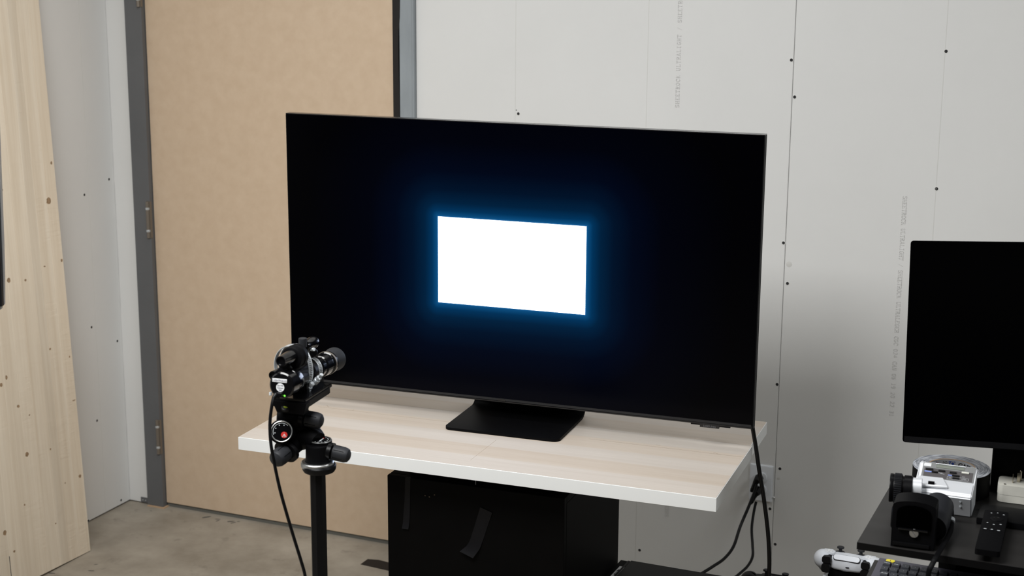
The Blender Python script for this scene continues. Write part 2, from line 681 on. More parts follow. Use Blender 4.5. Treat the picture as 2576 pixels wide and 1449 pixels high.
GLYPH = {
    'S': [[(3.7, 5), (3, 6), (1, 6), (.3, 5), (.5, 3.8), (3.5, 2.4), (3.8, 1), (3, 0), (1, 0), (.2, 1)]],
    'H': [[(.5, 0), (.5, 6)], [(3.5, 0), (3.5, 6)], [(.5, 3), (3.5, 3)], [(0, 0), (1, 0)], [(3, 0), (4, 0)], [(0, 6), (1, 6)], [(3, 6), (4, 6)]],
    'E': [[(3.7, 1), (3.7, 0), (.2, 0)], [(.7, 0), (.7, 6)], [(.2, 6), (3.6, 6), (3.6, 5)], [(.7, 3), (2.5, 3)]],
    'T': [[(2, 0), (2, 6)], [(.2, 5), (.2, 6), (3.8, 6), (3.8, 5)], [(1.2, 0), (2.8, 0)]],
    'R': [[(.7, 0), (.7, 6)], [(.1, 6), (2.6, 6), (3.4, 5.2), (3.4, 3.8), (2.6, 3), (.7, 3)], [(2, 3), (3.4, 0), (4, 0)], [(.1, 0), (1.3, 0)]],
    'O': [[(1.2, 6), (2.8, 6), (3.8, 4.5), (3.8, 1.5), (2.8, 0), (1.2, 0), (.2, 1.5), (.2, 4.5), (1.2, 6)]],
    'C': [[(3.7, 4.8), (2.8, 6), (1.4, 6), (.3, 4.5), (.3, 1.5), (1.4, 0), (2.8, 0), (3.7, 1.1)], [(3.7, 6), (3.7, 4.8)]],
    'K': [[(.6, 0), (.6, 6)], [(3.5, 6), (.6, 2.6)], [(1.6, 3.7), (3.6, 0), (4, 0)], [(0, 6), (1.2, 6)], [(0, 0), (1.2, 0)]],
    'U': [[(.5, 6), (.5, 1.3), (1.4, 0), (2.6, 0), (3.5, 1.3), (3.5, 6)], [(0, 6), (1.1, 6)], [(2.9, 6), (4, 6)]],
    'L': [[(.9, 6), (.9, 0)], [(.2, 0), (3.7, 0), (3.7, 1.4)], [(.2, 6), (1.8, 6)]],
    'A': [[(.2, 0), (2, 6), (3.8, 0)], [(.9, 2.1), (3.1, 2.1)], [(-.2, 0), (1, 0)], [(3, 0), (4.2, 0)]],
    'I': [[(2, 0), (2, 6)], [(.8, 0), (3.2, 0)], [(.8, 6), (3.2, 6)]],
    'G': [[(3.6, 4.9), (2.8, 6), (1.4, 6), (.3, 4.5), (.3, 1.5), (1.4, 0), (2.8, 0), (3.5, .7), (3.5, 2.6)], [(2.2, 2.6), (4, 2.6)]],
    'N': [[(.6, 0), (.6, 6), (3.4, 0), (3.4, 6)], [(0, 0), (1.2, 0)], [(2.8, 6), (4, 6)]],
    '/': [[(.3, -.6), (3.7, 6.6)]],
    '0': [[(1.2, 6), (2.8, 6), (3.5, 4.5), (3.5, 1.5), (2.8, 0), (1.2, 0), (.5, 1.5), (.5, 4.5), (1.2, 6)]],
    '1': [[(.9, 5), (2, 6), (2, 0)], [(.8, 0), (3.2, 0)]],
    '2': [[(.5, 4.8), (1.3, 6), (2.8, 6), (3.5, 4.8), (3.2, 3.4), (.5, 0), (3.6, 0)]],
    '3': [[(.5, 5.2), (1.3, 6), (2.7, 6), (3.4, 5), (2.8, 3.3), (1.7, 3.2)], [(2.8, 3.3), (3.5, 1.6), (2.8, 0), (1.2, 0), (.4, .9)]],
    '4': [[(2.8, 0), (2.8, 6), (.3, 1.9), (3.8, 1.9)]],
    '5': [[(3.4, 6), (.9, 6), (.6, 3.2), (2.6, 3.6), (3.5, 2.4), (3.4, .9), (2.6, 0), (1.1, 0), (.4, .9)]],
    '9': [[(3.4, 3.6), (2.2, 2.6), (1.0, 3), (.5, 4.4), (1.2, 6), (2.6, 6), (3.5, 4.6), (3.3, 1.4), (2.2, 0), (.8, .2)]],
    ':': [[(2, 1), (2, 1.6)], [(2, 3.6), (2, 4.2)]],
}


def stroke_text(s, p0, xd, yd, h, adv, material, parent, name='printed_text', th=0.5):
    """typewriter print, drawn as thin flat strokes: start point, reading direction, up direction"""
    bm = bmesh.new()
    xd, yd = Vector(xd).normalized(), Vector(yd).normalized()
    nd = xd.cross(yd)
    u = h / 6.0
    hw = th * u / 2
    for i, ch in enumerate(s):
        for line in GLYPH.get(ch, []):
            for a, b in zip(line, line[1:]):
                A = Vector((i * adv + a[0] * u * 1.02, a[1] * u))
                Bq = Vector((i * adv + b[0] * u * 1.02, b[1] * u))
                d = (Bq - A).normalized()
                n = Vector((-d.y, d.x)) * hw
                A = A - d * hw
                Bq = Bq + d * hw
                q = [A + n, Bq + n, Bq - n, A - n]
                vs = [bm.verts.new(Vector(p0) + xd * c.x + yd * c.y + nd * 0.0004) for c in q]
                bm.faces.new(vs)
    return finish(name, bm, material, parent)


# ================================================================== SETTING
FLOORX0, FLOORX1, FLOORY0 = -3.50, 2.6, -7.6
fl = B('floor', (FLOORX0, FLOORY0, -0.1), (FLOORX1, 0.12, 0.0), M_CONC)
tag(fl, kind='structure')
M_SCUFF = mat('rubber_scuff', (0.10, 0.095, 0.085), 0.7)
for px, py, ln_, an_ in ((519, 1301, .022, .9), (547, 1306, .012, .3), (548, 1310, .010, 1.3), (580, 1312, .016, .6), (587, 1315, .013, 1.1), (380, 1285, .006, 0), (130, 1442, .016, .2), (230, 1436, .012, .3), (242, 1420, .008, .9), (600, 1312, .008, 0.4)):
    P = at_z(px, py, 0.0)
    bm = bmesh.new()
    ring = []
    for k in range(10):
        t = 2 * math.pi * k / 10
        a_, b_ = ln_ * math.cos(t) * random.uniform(.7, 1), ln_ * 0.32 * math.sin(t) * random.uniform(.7, 1)
        ring.append((P.x + a_ * math.cos(an_) - b_ * math.sin(an_), P.y + a_ * math.sin(an_) + b_ * math.cos(an_), 0.0001))
    prism(bm, ring, (0, 0, 0.0003))
    finish('scuff_mark', bm, M_SCUFF, fl)
ce = B('ceiling', (FLOORX0, FLOORY0, 3.02), (FLOORX1, 0.12, 3.1), M_CEIL)
tag(ce, kind='structure')

# back wall: dark framing behind, drywall sheets in front (surface at y = 0)
wb = B('wall_back', (-3.50, 0.0130, 0.0), (2.6, 0.10, 3.02), M_DRYB)
tag(wb, kind='structure')
TH = 0.0127
DOORX0, DOORX1 = -3.262, -2.304
JL0 = -3.330
JR1 = -2.2205
SEAM = -1.0095


def sheet(parent, lo, hi):
    bm = bmesh.new()
    box(bm, lo, hi, 0.0012, 1)
    return finish('drywall_sheet', bm, M_DRY, parent)


sheet(wb, (-3.4205, 0.0, 0.004), (JL0, TH, 3.015))
sheet(wb, (JR1, 0.0, 0.006), (SEAM - 0.0007, TH, 3.015))
sheet(wb, (SEAM + 0.0007, 0.0, 0.006), (SEAM + 1.2192, TH, 3.015))
sheet(wb, (SEAM + 1.2216, 0.0, 0.006), (2.6, TH, 3.015))
sheet(wb, (JL0, 0.0, 2.19), (JR1 - 0.002, TH, 3.015))


def screw(parent, p, n, ring=1.0):
    """countersunk drywall screw: raised rim of paper, dark head below it, cross recess"""
    bm = bmesh.new()
    n = Vector(n)
    lathe(bm, Vector(p) - n * 0.0001, n, [(0, 0.0047), (0.0006, 0.0046), (0.0007, 0.0038), (0.0005, 0.0024), (0.0004, 0.0)], 14)
    o = finish('screw', bm, M_SCREW, parent, smooth=True)
    bm = bmesh.new()
    lathe(bm, Vector(p), n, [(0.0, 0.0066 * ring), (0.0003, 0.0058 * ring), (0.0004, 0.0047)], 16, closed=False)
    finish('paper_rim', bm, M_DIMP, o, smooth=True)


for q in [(1304, 286), (1991, 151), (1999, 244), (1971, 611), (1981, 713), (1955, 967), (1962, 1179),
          (1937, 1280), (1950, 1369), (2380, 129), (2356, 475), (1609, 1384)]:
    P = at_y(q[0], q[1], 0.0)
    screw(wb, (P.x, 0.0, P.z), (0, -1, 0))
P = at_y(1299, 277, 0.0)
bm = bmesh.new()
lathe(bm, (P.x, -0.0001, P.z), (0, -1, 0), [(0, 0.0022), (0.0004, 0.0010)], 10)
finish('nail_hole', bm, M_FRAME, wb)


def vline(parent, x, z0, z1, wd=0.0012, m_=M_PENCIL):
    B('stud_mark', (x - wd / 2, -0.0004, z0), (x + wd / 2, 0.0006, z1), m_, parent)


for px, py, z0, z1 in ((1298, 0, 0.0, 3.0), (1633, 0, 0.0, 3.0), (2386, 0, 0.01, 3.0)):
    vline(wb, at_y(px, py, 0.0).x, z0 + 0.01, z1)
# small scuffs beside the seam
for q, s in (((1985, 665), 0.010), ((1958, 1203), 0.006)):
    P = at_y(q[0], q[1], 0.0)
    bm = bmesh.new()
    lathe(bm, (P.x, 0.0002, P.z), (0, -1, 0), [(0, s), (0.0006, s * 0.7), (0.0007, 0)], 12)
    o = finish('paper_scuff', bm, mat('scuff_grey', (0.62, 0.615, 0.59), 0.9), wb, smooth=True)
# crumb of joint filler on the seam
P = at_y(1947, 1251, 0.0)
bm = bmesh.new()
bmesh.ops.create_icosphere(bm, subdivisions=2, radius=0.0028)
for v in bm.verts:
    v.co = Vector((v.co.x * 1.3, v.co.y, v.co.z * 0.8)) * (1 + random.uniform(-.2, .2)) + Vector((P.x, -0.0015, P.z))
finish('filler_crumb', bm, M_DIMP, wb, smooth=True)

# printing on the sheets
p0 = at_y(1708, 270, 0.0)
p1 = at_y(1716, 0, 0.0)
dirn = (Vector((p1.x, 0, p1.z)) - Vector((p0.x, 0, p0.z)))
adv = dirn.length / 29.0
upv = Vector((0, -1, 0)).cross(dirn.normalized())
# text reads upward: glyph tops point to the left
stroke_text('SHEETROCK ULTRALIGHT / SHEETROCK ULTRALIGHT / SHEETROCK', (p0.x, -0.0003, p0.z), (0, 0, 1), (-1, 0, 0), 0.0108, adv, M_PRINT, wb)
q0 = at_y(2281, 494, 0.0)
q1 = at_y(2247, 1049, 0.0)
dz = (q0.z - q1.z)
s2 = 'SHEETROCK ULTRALIGHT / SHEETROCK ULTRALEGER CGC 024 CAN 05 19 20 22:31'
stroke_text(s2, (q0.x - 0.010, -0.0003, q0.z), (0, 0, -1), (1, 0, 0), 0.0108, dz / len(s2), M_PRINT, wb)
pz = at_y(1678, 1300, 0.0)
stroke_text('SHEETROCK', (pz.x + 0.004, -0.0003, pz.z), (0, 0, 1), (-1, 0, 0), 0.0108, adv, M_PRINT, wb)

# left wall (surface at x = LX)
LX = -3.4170
wl = B('wall_left', (-3.50, FLOORY0, 0.0), (LX - 0.0130, 0.0125, 3.02), M_DRYB)
tag(wl, kind='structure')


def ragged_sheet(y0, y1, rag):
    bm = bmesh.new()
    n = 60
    zs = [0.006 + 3.0 * k / n for k in range(n + 1)]
    fr, bk = [], []
    for z in zs:
        off = rag * random.uniform(0, 1)
        fr.append((bm.verts.new((LX, y0 + off * -1, z)), bm.verts.new((LX, y1, z))))
        bk.append((bm.verts.new((LX - TH, y0 + off * -1, z)), bm.verts.new((LX - TH, y1, z))))
    for k in range(n):
        bm.faces.new((fr[k][0], fr[k][1], fr[k + 1][1], fr[k + 1][0]))
        bm.faces.new((bk[k][0], bk[k + 1][0], bk[k + 1][1], bk[k][1]))
        bm.faces.new((fr[k][0], fr[k + 1][0], bk[k + 1][0], bk[k][0]))
        bm.faces.new((fr[k][1], bk[k][1], bk[k + 1][1], fr[k + 1][1]))
    bm.faces.new((fr[0][0], bk[0][0], bk[0][1], fr[0][1]))
    bm.faces.new((fr[n][0], fr[n][1], bk[n][1], bk[n][0]))
    return finish('drywall_sheet', bm, M_DRY, wl)


ragged_sheet(-0.0006, -1.2250, 0.0022)
ragged_sheet(-1.2275, -2.4467, 0.0)
ragged_sheet(-2.4490, -3.6680, 0.0)
for q in [(212, 490), (274, 451), (230, 823), (295, 858), (244, 1058), (304.5, 1258), (222, 1310)]:
    P = at_x(q[0], q[1], LX)
    screw(wl, (LX, P.y, P.z), (1, 0, 0))
P = at_x(197, 0, LX)
B('stud_mark', (LX - 0.0006, P.y - 0.0006, 0.01), (LX + 0.0004, P.y + 0.0006, 3.0), M_PENCIL, wl)

# door
dr = thing('door_1', 'tall tan raw fibreboard door in a grey steel frame', None, (0, 0, 0), kind='structure')
B('door_leaf', (DOORX0 + 0.004, 0.006, 0.0165), (DOORX1, 0.048, 2.13), M_DOOR, dr, bev=0.0015)
# left jamb: face strip proud of the wall and a return
bm = bmesh.new()
box(bm, (JL0, -0.013, 0.003), (DOORX0 + 0.002, 0.012, 2.19), 0.002)
o = finish('door_frame', bm, M_FRAME, dr, smooth=True)
o['label'] = 'dark grey hinge side jamb'
bm = bmesh.new()
box(bm, (DOORX0 - 0.004, 0.012, 0.003), (DOORX0 + 0.0025, 0.055, 2.16))
finish('frame_return', bm, M_GASK, dr)
bm = bmesh.new()
xr0, xr1 = -2.274, JR1
box(bm, (xr0, -0.012, 0.003), (xr1 - 0.008, 0.012, 2.19), 0.002)
box(bm, (xr1 - 0.0075, -0.015, 0.003), (xr1 - 0.0010, 0.012, 2.19), 0.002)
o = finish('door_frame', bm, M_FRAME2, dr, smooth=True)
o['label'] = 'light blue grey strike side jamb'
B('door_frame', (DOORX0, -0.012, 2.135), (xr0 + 0.003, 0.012, 2.19), M_FRAME, dr, bev=0.002)
# black seal between leaf and strike jamb, its edge a little wavy
bm = bmesh.new()
n = 50
ring = []
for k in range(n + 1):
    z = 0.005 + 2.13 * k / n
    e = -2.2745 + 0.0016 * math.sin(z * 7.0) + 0.0012 * math.sin(z * 17 + 1) + (0.003 if 1.78 < z else 0)
    ring.append([bm.verts.new((DOORX1 - 0.001, 0.002, z)), bm.verts.new((e, -0.0135, z)), bm.verts.new((e, 0.03, z)), bm.verts.new((DOORX1 - 0.001, 0.03, z))])
for a, b in zip(ring, ring[1:]):
    for k in range(4):
        bm.faces.new((a[k], a[(k + 1) % 4], b[(k + 1) % 4], b[k]))
bm.faces.new(ring[0])
bm.faces.new(ring[-1])
finish('door_seal', bm, M_GASK, dr)
B('threshold_shade', (DOORX0, 0.030, 0.0), (DOORX1, 0.05, 0.02), M_GASK, dr)  # black block painting in the darkness of the gap under the leaf


def hinge(z0, z1, x):
    bm = bmesh.new()
    h = z1 - z0
    lathe(bm, (x, -0.016, z0), (0, 0, 1), [(0, 0.0050), (0.001, 0.0064), (h * .2 - .0006, 0.0064), (h * .2, 0.0055), (h * .2 + .0006, 0.0064), (h * .8 - .0006, 0.0064), (h * .8, 0.0055), (h * .8 + .0006, 0.0064), (h - .001, .0064), (h, .005)], 16)
    o = finish('hinge', bm, M_HINGE, dr, smooth=True)
    bm = bmesh.new()
    for zz in (z0 + h * 0.20, z0 + h * 0.80):
        lathe(bm, (x, -0.016, zz - 0.004), (0, 0, 1), [(0, .0066), (.001, .0072), (.007, .0072), (.008, .0066)], 16)
    finish('hinge_knuckle', bm, M_STL, o, smooth=True)
    B('hinge_leaf', (x - 0.001, -0.0145, z0 + .001), (x + 0.010, -0.006, z1 - .001), M_HINGE, o)


hinge(1.005, 1.136, -3.268)
hinge(0.207, 0.337, -3.268)
hinge(1.806, 1.937, -3.268)
# anchor plate at the foot of the frame, wooden shim under it
B('anchor_plate', (JL0 - 0.036, -0.003, 0.005), (JL0 + 0.001, 0.001, 0.024), M_FRAME, dr)
for dx in (0.010, 0.022):
    bm = bmesh.new()
    cyl(bm, (JL0 - 0.036 + dx, -0.005, 0.0145), (JL0 - 0.036 + dx, -0.002, 0.0145), 0.0022, n=10)
    finish('anchor_bolt', bm, M_STL, dr)
B('floor_shim', (JL0 + 0.004, -0.020, 0.0), (DOORX0 + 0.010, 0.012, 0.0035), M_CARD, dr)

# ================================================================== wooden panel leaning on the left wall
pl_dir = Vector((-0.07, 0.0, 1.0)).normalized()
br = Vector((-3.242, -0.4536, 0.0))           # lower corner nearest the door
roll = 0.030
pu = (pl_dir + Vector((0, 1, 0)) * roll).normalized()      # up along the board
pn = Vector((1.0, 0.0, 0.07)).normalized()                  # face normal, into the room
pu = (pu - pn * pu.dot(pn)).normalized()
ps = pn.cross(pu)                                           # sideways, towards the door
if ps.y < 0:
    ps = -ps
pw, ph, pt = 0.43, 2.18, 0.019
panel = thing('glued_pine_board', 'tall knotty pine board made of glued strips, leaning on the left wall', 'board', br + Vector((0.0, 0, 0)))
# local axes of the board: X towards the camera side (away from the door), Y = back, Z = up
mm = Matrix((-ps, -pn, pu)).transposed().to_4x4()
mm.translation = br + Vector((0, 0, 0.0014))
panel.matrix_basis = mm
edges = [0.0, 0.052, 0.108, 0.150, 0.211, 0.268, 0.330, 0.386, 0.43]
for a, b in zip(edges, edges[1:]):
    bm = bmesh.new()
    box(bm, (a + 0.00015, random.uniform(0, 0.0002), 0), (b - 0.00015, pt, ph), 0.0005, 1)
    finish('strip', bm, M_PINE, panel)
kn = [(122, 505, 7, 13), (155, 655, 3, 6), (64, 705, 3, 5), (22, 705, 5, 9), (186, 1007, 5, 2), (46, 1022, 4, 6), (68, 1143, 5, 9),
      (129, 410, 3, 6), (201, 1198, 4, 7), (12, 1340, 5, 10), (36, 1387, 3, 5), (3, 968, 4, 7), (62, 1270, 2, 4), (140, 1317, 2, 3),
      (16, 950, 3, 9), (5, 478, 3, 4), (127, 1130, 2, 4), (74, 1044, 2, 3), (112, 670, 3, 3), (126, 878, 3, 4), (175, 897, 2, 4), (164, 1215, 2, 3)]
mi = mm.inverted()
for px, py, rx, ry in kn:
    r_ = _ray(px, py)
    t_ = (mm.translation - CAM).dot(pn) / r_.dot(pn)
    L_ = mi @ (CAM + r_ * t_)
    if not (0.0 < L_.x < pw):
        continue
    bm = bmesh.new()
    k = 0.00112
    n = 12
    ring = []
    for j in range(n):
        a = 2 * math.pi * j / n
        s = random.uniform(0.8, 1.1)
        ring.append(((max(min(L_.x + rx * k * 0.9 * 1.6 * math.cos(a) * s, pw - .001), 0.001)), -0.0003, L_.z + ry * k * math.sin(a) * s * 0.8))
    prism(bm, ring, (0, 0.0010, 0))
    finish('knot', bm, M_KNOT, panel)
# open glue joint near the foot
B('split', (0.3845, -0.0004, 0.0), (0.3868, 0.0010, 0.11), M_TXTK, panel)

# ================================================================== black strip of floor tape
fa, fb = at_z(907, 1413, 0), at_z(975, 1440, 0)
bm = bmesh.new()
c = [at_z(925, 1407, 0), at_z(952, 1409, 0), at_z(1000, 1421, 0), at_z(1030, 1425, 0), at_z(1030, 1449, 0), at_z(978, 1436, 0), at_z(907, 1420, 0)]
prism(bm, [(p.x, p.y, 0.0004) for p in c], (0, 0, 0.0008))
o = finish('floor_tape', bm, M_TAPE)
tag(o, 'strip of black tape stuck on the concrete floor beside the black cabinet', 'tape')

# ================================================================== cabinet under the table
CZ = 0.75
cab = thing('cabinet', 'black cabinet standing on the floor under the white-edged table', 'cabinet', (-1.6852, -1.2428, 0.0), 0.0443)
cw, cd = 0.4586, 0.4595
B('carcass', (0, 0.018, 0), (cw, cd, CZ - 0.018), M_BLKC, cab, bev=0.002)
B('top_panel', (0, 0.0174, CZ - 0.018), (cw, cd, CZ), M_BLKC, cab, bev=0.0025)
B('front_panel', (0.0, 0.0, 0.0), (cw, 0.0172, CZ), M_BLKC, cab, bev=0.002)
M_CHIP = mat('bare_chip', (0.30, 0.22, 0.15), 0.8)
cm_ = Matrix.Rotation(0.0443, 4, 'Z')
cm_.translation = Vector((-1.6852, -1.2428, 0.0))
ci = cm_.inverted()
cn = (cm_.to_3x3() @ Vector((0, 1, 0)))


def cabp(px, py):
    r_ = _ray(px, py)
    t_ = (cm_.translation - CAM).dot(cn) / r_.dot(cn)
    return ci @ (CAM + r_ * t_)


for q in [(1069.5, 1247), (1080, 1250), (1093, 1245)]:
    L_ = cabp(*q)
    bm = bmesh.new()
    bmesh.ops.create_icosphere(bm, subdivisions=1, radius=0.0011)
    for v in bm.verts:
        v.co = Vector((v.co.x * 1.8, v.co.y * 0.4, v.co.z * 0.7)) + Vector((L_.x, -0.0002, L_.z))
    finish('paint_chip', bm, M_CHIP, cab)
# thin white stick standing upright on the top edge
L_ = cabp(1191, 1222)
B('white_stick', (L_.x - .0005, 0.0140, CZ - 0.0002), (L_.x + .0007, 0.0150, CZ + 0.0105), M_TXTW, cab)


def strip(name, pts_l, pts_r, lift, material):
    """cloth tape: paired edge points on the cabinet face, each lifted off it"""
    bm = bmesh.new()
    A = [bm.verts.new((p.x, -0.0008 - l, p.z)) for p, l in zip(pts_l, lift)]
    Bq = [bm.verts.new((p.x, -0.0008 - l, p.z)) for p, l in zip(pts_r, lift)]
    for k in range(len(A) - 1):
        bm.faces.new((A[k], A[k + 1], Bq[k + 1], Bq[k]))
    ext = bmesh.ops.extrude_face_region(bm, geom=list(bm.faces))
    for g in ext['geom']:
        if isinstance(g, bmesh.types.BMVert):
            g.co.y += 0.0005
    o = finish(name, bm, material, None, smooth=True)
    o.matrix_basis = cm_
    return o


def lerp_edge(pp, n):
    out = []
    for k in range(n):
        t = k / (n - 1) * (len(pp) - 1)
        i = min(int(t), len(pp) - 2)
        f = t - i
        a, b = pp[i], pp[i + 1]
        out.append(cabp(a[0] + (b[0] - a[0]) * f, a[1] + (b[1] - a[1]) * f))
    return out


n = 22
o = strip('tape_strip', lerp_edge([(1209, 1275), (1195, 1320), (1182, 1360), (1175, 1372), (1161, 1383)], n),
          lerp_edge([(1239, 1289), (1228, 1320), (1216, 1357), (1208, 1380), (1194, 1400)], n),
          [0.0020 * max(0, 1 - k / 4) + max(0, (k - 8) / 13) ** 2.2 * 0.011 for k in range(n)], M_TAPED)
tag(o, 'wide slanting strip of black tape peeling off the cabinet front', 'tape', 'tape on the black cabinet')
o = strip('tape_strip', lerp_edge([(1020, 1200), (1018, 1260), (1015, 1300), (1013, 1328)], n),
          lerp_edge([(1033, 1200), (1032, 1260), (1031, 1300), (1029, 1330)], n),
          [0.0002 + max(0, (k - 16) / 5) ** 2 * 0.004 for k in range(n)], M_TAPED)
tag(o, 'narrow upright strip of black tape near the left edge of the cabinet', 'tape', 'tape on the black cabinet')

# ================================================================== table
TO = Vector((-2.04216, -1.34958, 0.83151))
TY = 0.05207
table = thing('table', 'light wood laminate table top with thick white edges on the black cabinet', 'table', TO, TY)
TT = 0.0331
TW = 1.2


def top_board(x0, x1, n0, n1, dz=0.0):
    bm = bmesh.new()
    box(bm, (x0, n0, -TT + dz), (x1, n1, dz - 0.0006), 0.0012, 2)
    o = finish('tabletop', bm, M_WHITE, table, smooth=True)
    bm = bmesh.new()
    box(bm, (x0 + 0.0016, n0 + (0.0022 if n0 == 0 else 0.0001), dz - 0.0016), (x1 - 0.0016, n1 - (0.0012 if n0 > 0 else 0.0001), dz), 0.0)
    finish('laminate', bm, M_LAM, o)
    return o


top_board(0.0, TW, 0.0, 0.3915)
top_board(-0.004, TW - 0.0035, 0.3922, 0.5983, 0.0)
# hidden bearers between cabinet and table top
for yb in (0.14, 0.36, 0.50):
    B('bearer', (0.40, yb, -(TO.z - CZ) + 0.0002), (0.80, yb + 0.04, -TT), M_BLKC, table)
# cross joint and crack printed in the laminate
tmw = Matrix.Rotation(TY, 4, 'Z')
tmw.translation = TO
ti = tmw.inverted()
M_LINE = mat('laminate_joint', (0.36, 0.29, 0.23), 0.5)


def tabp(px, py):
    p = at_z(px, py, TO.z)
    return ti @ p


def tline(p, q, wd):
    a, b = tabp(*p), tabp(*q)
    d = (b - a).normalized()
    nn = Vector((-d.y, d.x, 0)) * wd / 2
    bm = bmesh.new()
    prism(bm, [Vector((v.x, v.y, -0.0005)) for v in (a + nn, b + nn, b - nn, a - nn)], (0, 0, 0.0007))
    finish('laminate_joint', bm, M_LINE, table)


tline((1248, 1107), (1183, 1158), 0.0006)
tline((800, 1023), (1140, 1063), 0.0010)
tline((1482, 1104), (1868, 1150), 0.0011)
for a, b in (((822, 1019), (826, 1024)), ((887, 1033), (890, 1031)), ((1650, 1119), (1662, 1121)), ((1795, 1138), (1812, 1144))):
    tline(a, b, 0.0016)

# ================================================================== television
TVO = Vector((-2.07516, -1.03435, 0.89093))
TVY = 0.06698
TVW, TVH = 1.2272, 0.7070
tv = thing('television', 'large black television showing a white rectangle, standing on the light wood table', 'television', TVO, TVY)
tilt = 0.006
B('side_bezel', (0, 0, 0), (0.0024, 0.0256, TVH - 0.0025), M_BLKM, tv, bev=0.0008)
B('side_bezel', (TVW - 0.0024, 0, 0), (TVW, 0.0256, TVH - 0.0025), M_BLKM, tv, bev=0.0008)
B('top_bezel', (0.0, 0, TVH - 0.0024), (TVW, 0.0256, TVH), M_BEZ, tv, bev=0.0008)
B('bottom_bezel', (0.0026, 0.0, 0.0), (TVW - 0.0026, 0.0256, 0.0045), M_BLKG, tv, bev=0.001)
B('bottom_trim', (0.0046, -0.0004, 0.0048), (TVW - 0.0046, 0.003, 0.0105), M_TRIM, tv)
B('screen', (0.0025, 0.0010, 0.0100), (TVW - 0.0025, 0.010, TVH - 0.0025), M_TVP, tv)
B('back_housing', (0.006, 0.0101, 0.005), (TVW - 0.006, 0.0265, TVH - 0.006), M_BLK, tv, bev=0.004)
B('electronics_bulge', (0.2, 0.026, 0.03), (1.03, 0.055, 0.42), M_BLK, tv, bev=0.01)
bd = B('logo_badge', (1.098, -0.0012, -0.0075), (1.1455, 0.012, 0.0022), M_BEZ, tv, bev=0.001)
lettering('SAMSUNG', 0.0068, M_LOGO, bd, world_of(tv) @ Vector((1.1218, -0.0017, -0.0032)), world_of(tv).to_3x3() @ Vector((1, 0, 0)), (0, 0, 1), center=True, bold=0.0001)
B('sensor_strip', (1.0755, 0.0006, -0.0030), (1.0975, 0.010, 0.001), M_BLK, tv)
B('sensor_strip', (1.146, 0.0006, -0.0030), (1.172, 0.010, 0.001), M_BLK, tv)
bm = bmesh.new()
prism(bm, [(0.588 + a, -0.0012, 0.0068 + b) for a, b in rrect(0.022, 0.0042, 0.002)], (0, 0.003, 0))
finish('clip_notch', bm, M_BLKG, tv)

# stand: a plate that curves up into the neck; profile along depth, extruded across
zt = TO.z - TVO.z            # table level in television coordinates
def tabn_to_tv(x, n_):
    p = tmw @ Vector((x, n_, 0))
    return world_of(tv).inverted() @ p
f0 = tabn_to_tv(0.4495, 0.2400)
f1 = tabn_to_tv(0.7520, 0.2400)
xs0, xs1 = f0.x, f1.x
y0 = (f0.y + f1.y) / 2
prof = [(y0, 0.0), (y0 + 0.20, 0.0)]
R0 = 0.035
for k in range(1, 9):
    a = math.radians(80) * k / 8
    prof.append((y0 + 0.20 + R0 * math.sin(a), R0 * (1 - math.cos(a))))
prof.append((prof[-1][0] - 0.012, prof[-1][1] + 0.05))
prof.append((prof[-1][0] - 0.05, prof[-1][1] + 0.09))
t_ = 0.0065
bm = bmesh.new()
xc = (xs0 + xs1) / 2
hwid = (xs1 - xs0) / 2
rows = []
for i, (yy, zz) in enumerate(prof):
    j = min(i + 1, len(prof) - 1)
    k = max(i - 1, 0)
    d = Vector((prof[j][0] - prof[k][0], prof[j][1] - prof[k][1])).normalized()
    nn = Vector((-d.y, d.x)) * t_
    w2 = hwid if i < len(prof) - 2 else hwid * 0.9
    rows.append([(xc - w2, yy, zz), (xc + w2, yy, zz), (xc + w2, yy + nn.x, zz + nn.y), (xc - w2, yy + nn.x, zz + nn.y)])
# rounded front corners
rc = 0.018
front = []
for k in range(6):
    a = math.pi / 2 * k / 6
    ins = rc * (1 - math.sin(a))
    yy = y0 + rc * (1 - math.cos(a))
    front.append([(xc - hwid + ins, yy, 0), (xc + hwid - ins, yy, 0), (xc + hwid - ins, yy, t_), (xc - hwid + ins, yy, t_)])
rows = front + [[(xc - hwid, y0 + rc, 0), (xc + hwid, y0 + rc, 0), (xc + hwid, y0 + rc, t_), (xc - hwid, y0 + rc, t_)]] + rows[1:]
V_ = [[bm.verts.new((p[0], p[1], p[2] + zt + 0.0006)) for p in r] for r in rows]
for a, b in zip(V_, V_[1:]):
    for k in range(4):
        bm.faces.new((a[k], a[(k + 1) % 4], b[(k + 1) % 4], b[k]))
bm.faces.new(V_[0])
bm.faces.new(V_[-1])
finish('stand', bm, M_BLKM, tv)

# the cord that hangs from the back of the television
CO_ = Vector((-0.86, -0.94, 0.0))
pts = [at_y(1889, 1040, -0.915), at_y(1894, 1080, -0.915), at_y(1901, 1122, -0.905), at_y(1911, 1190, -0.90), at_y(1921, 1250, -0.90),
       at_y(1931, 1330, -0.90), at_y(1935, 1390, -0.90), at_y(1935, 1440, -0.90)]
e = pts[-1]
pts += [Vector((e.x, e.y, e.z - 0.1)), Vector((e.x + 0.01, e.y, 0.05)), Vector((e.x + 0.02, e.y + 0.06, 0.0058)), Vector((e.x + 0.03, e.y + 0.35, 0.0058))]
bm = bmesh.new()
tube(bm, pts, 0.0052, 12, 8)
o = finish('power_cord', bm, M_CORD, tv, smooth=True)
o.matrix_local = world_of(tv).inverted()
o['label'] = 'thick black cord hanging from the back'

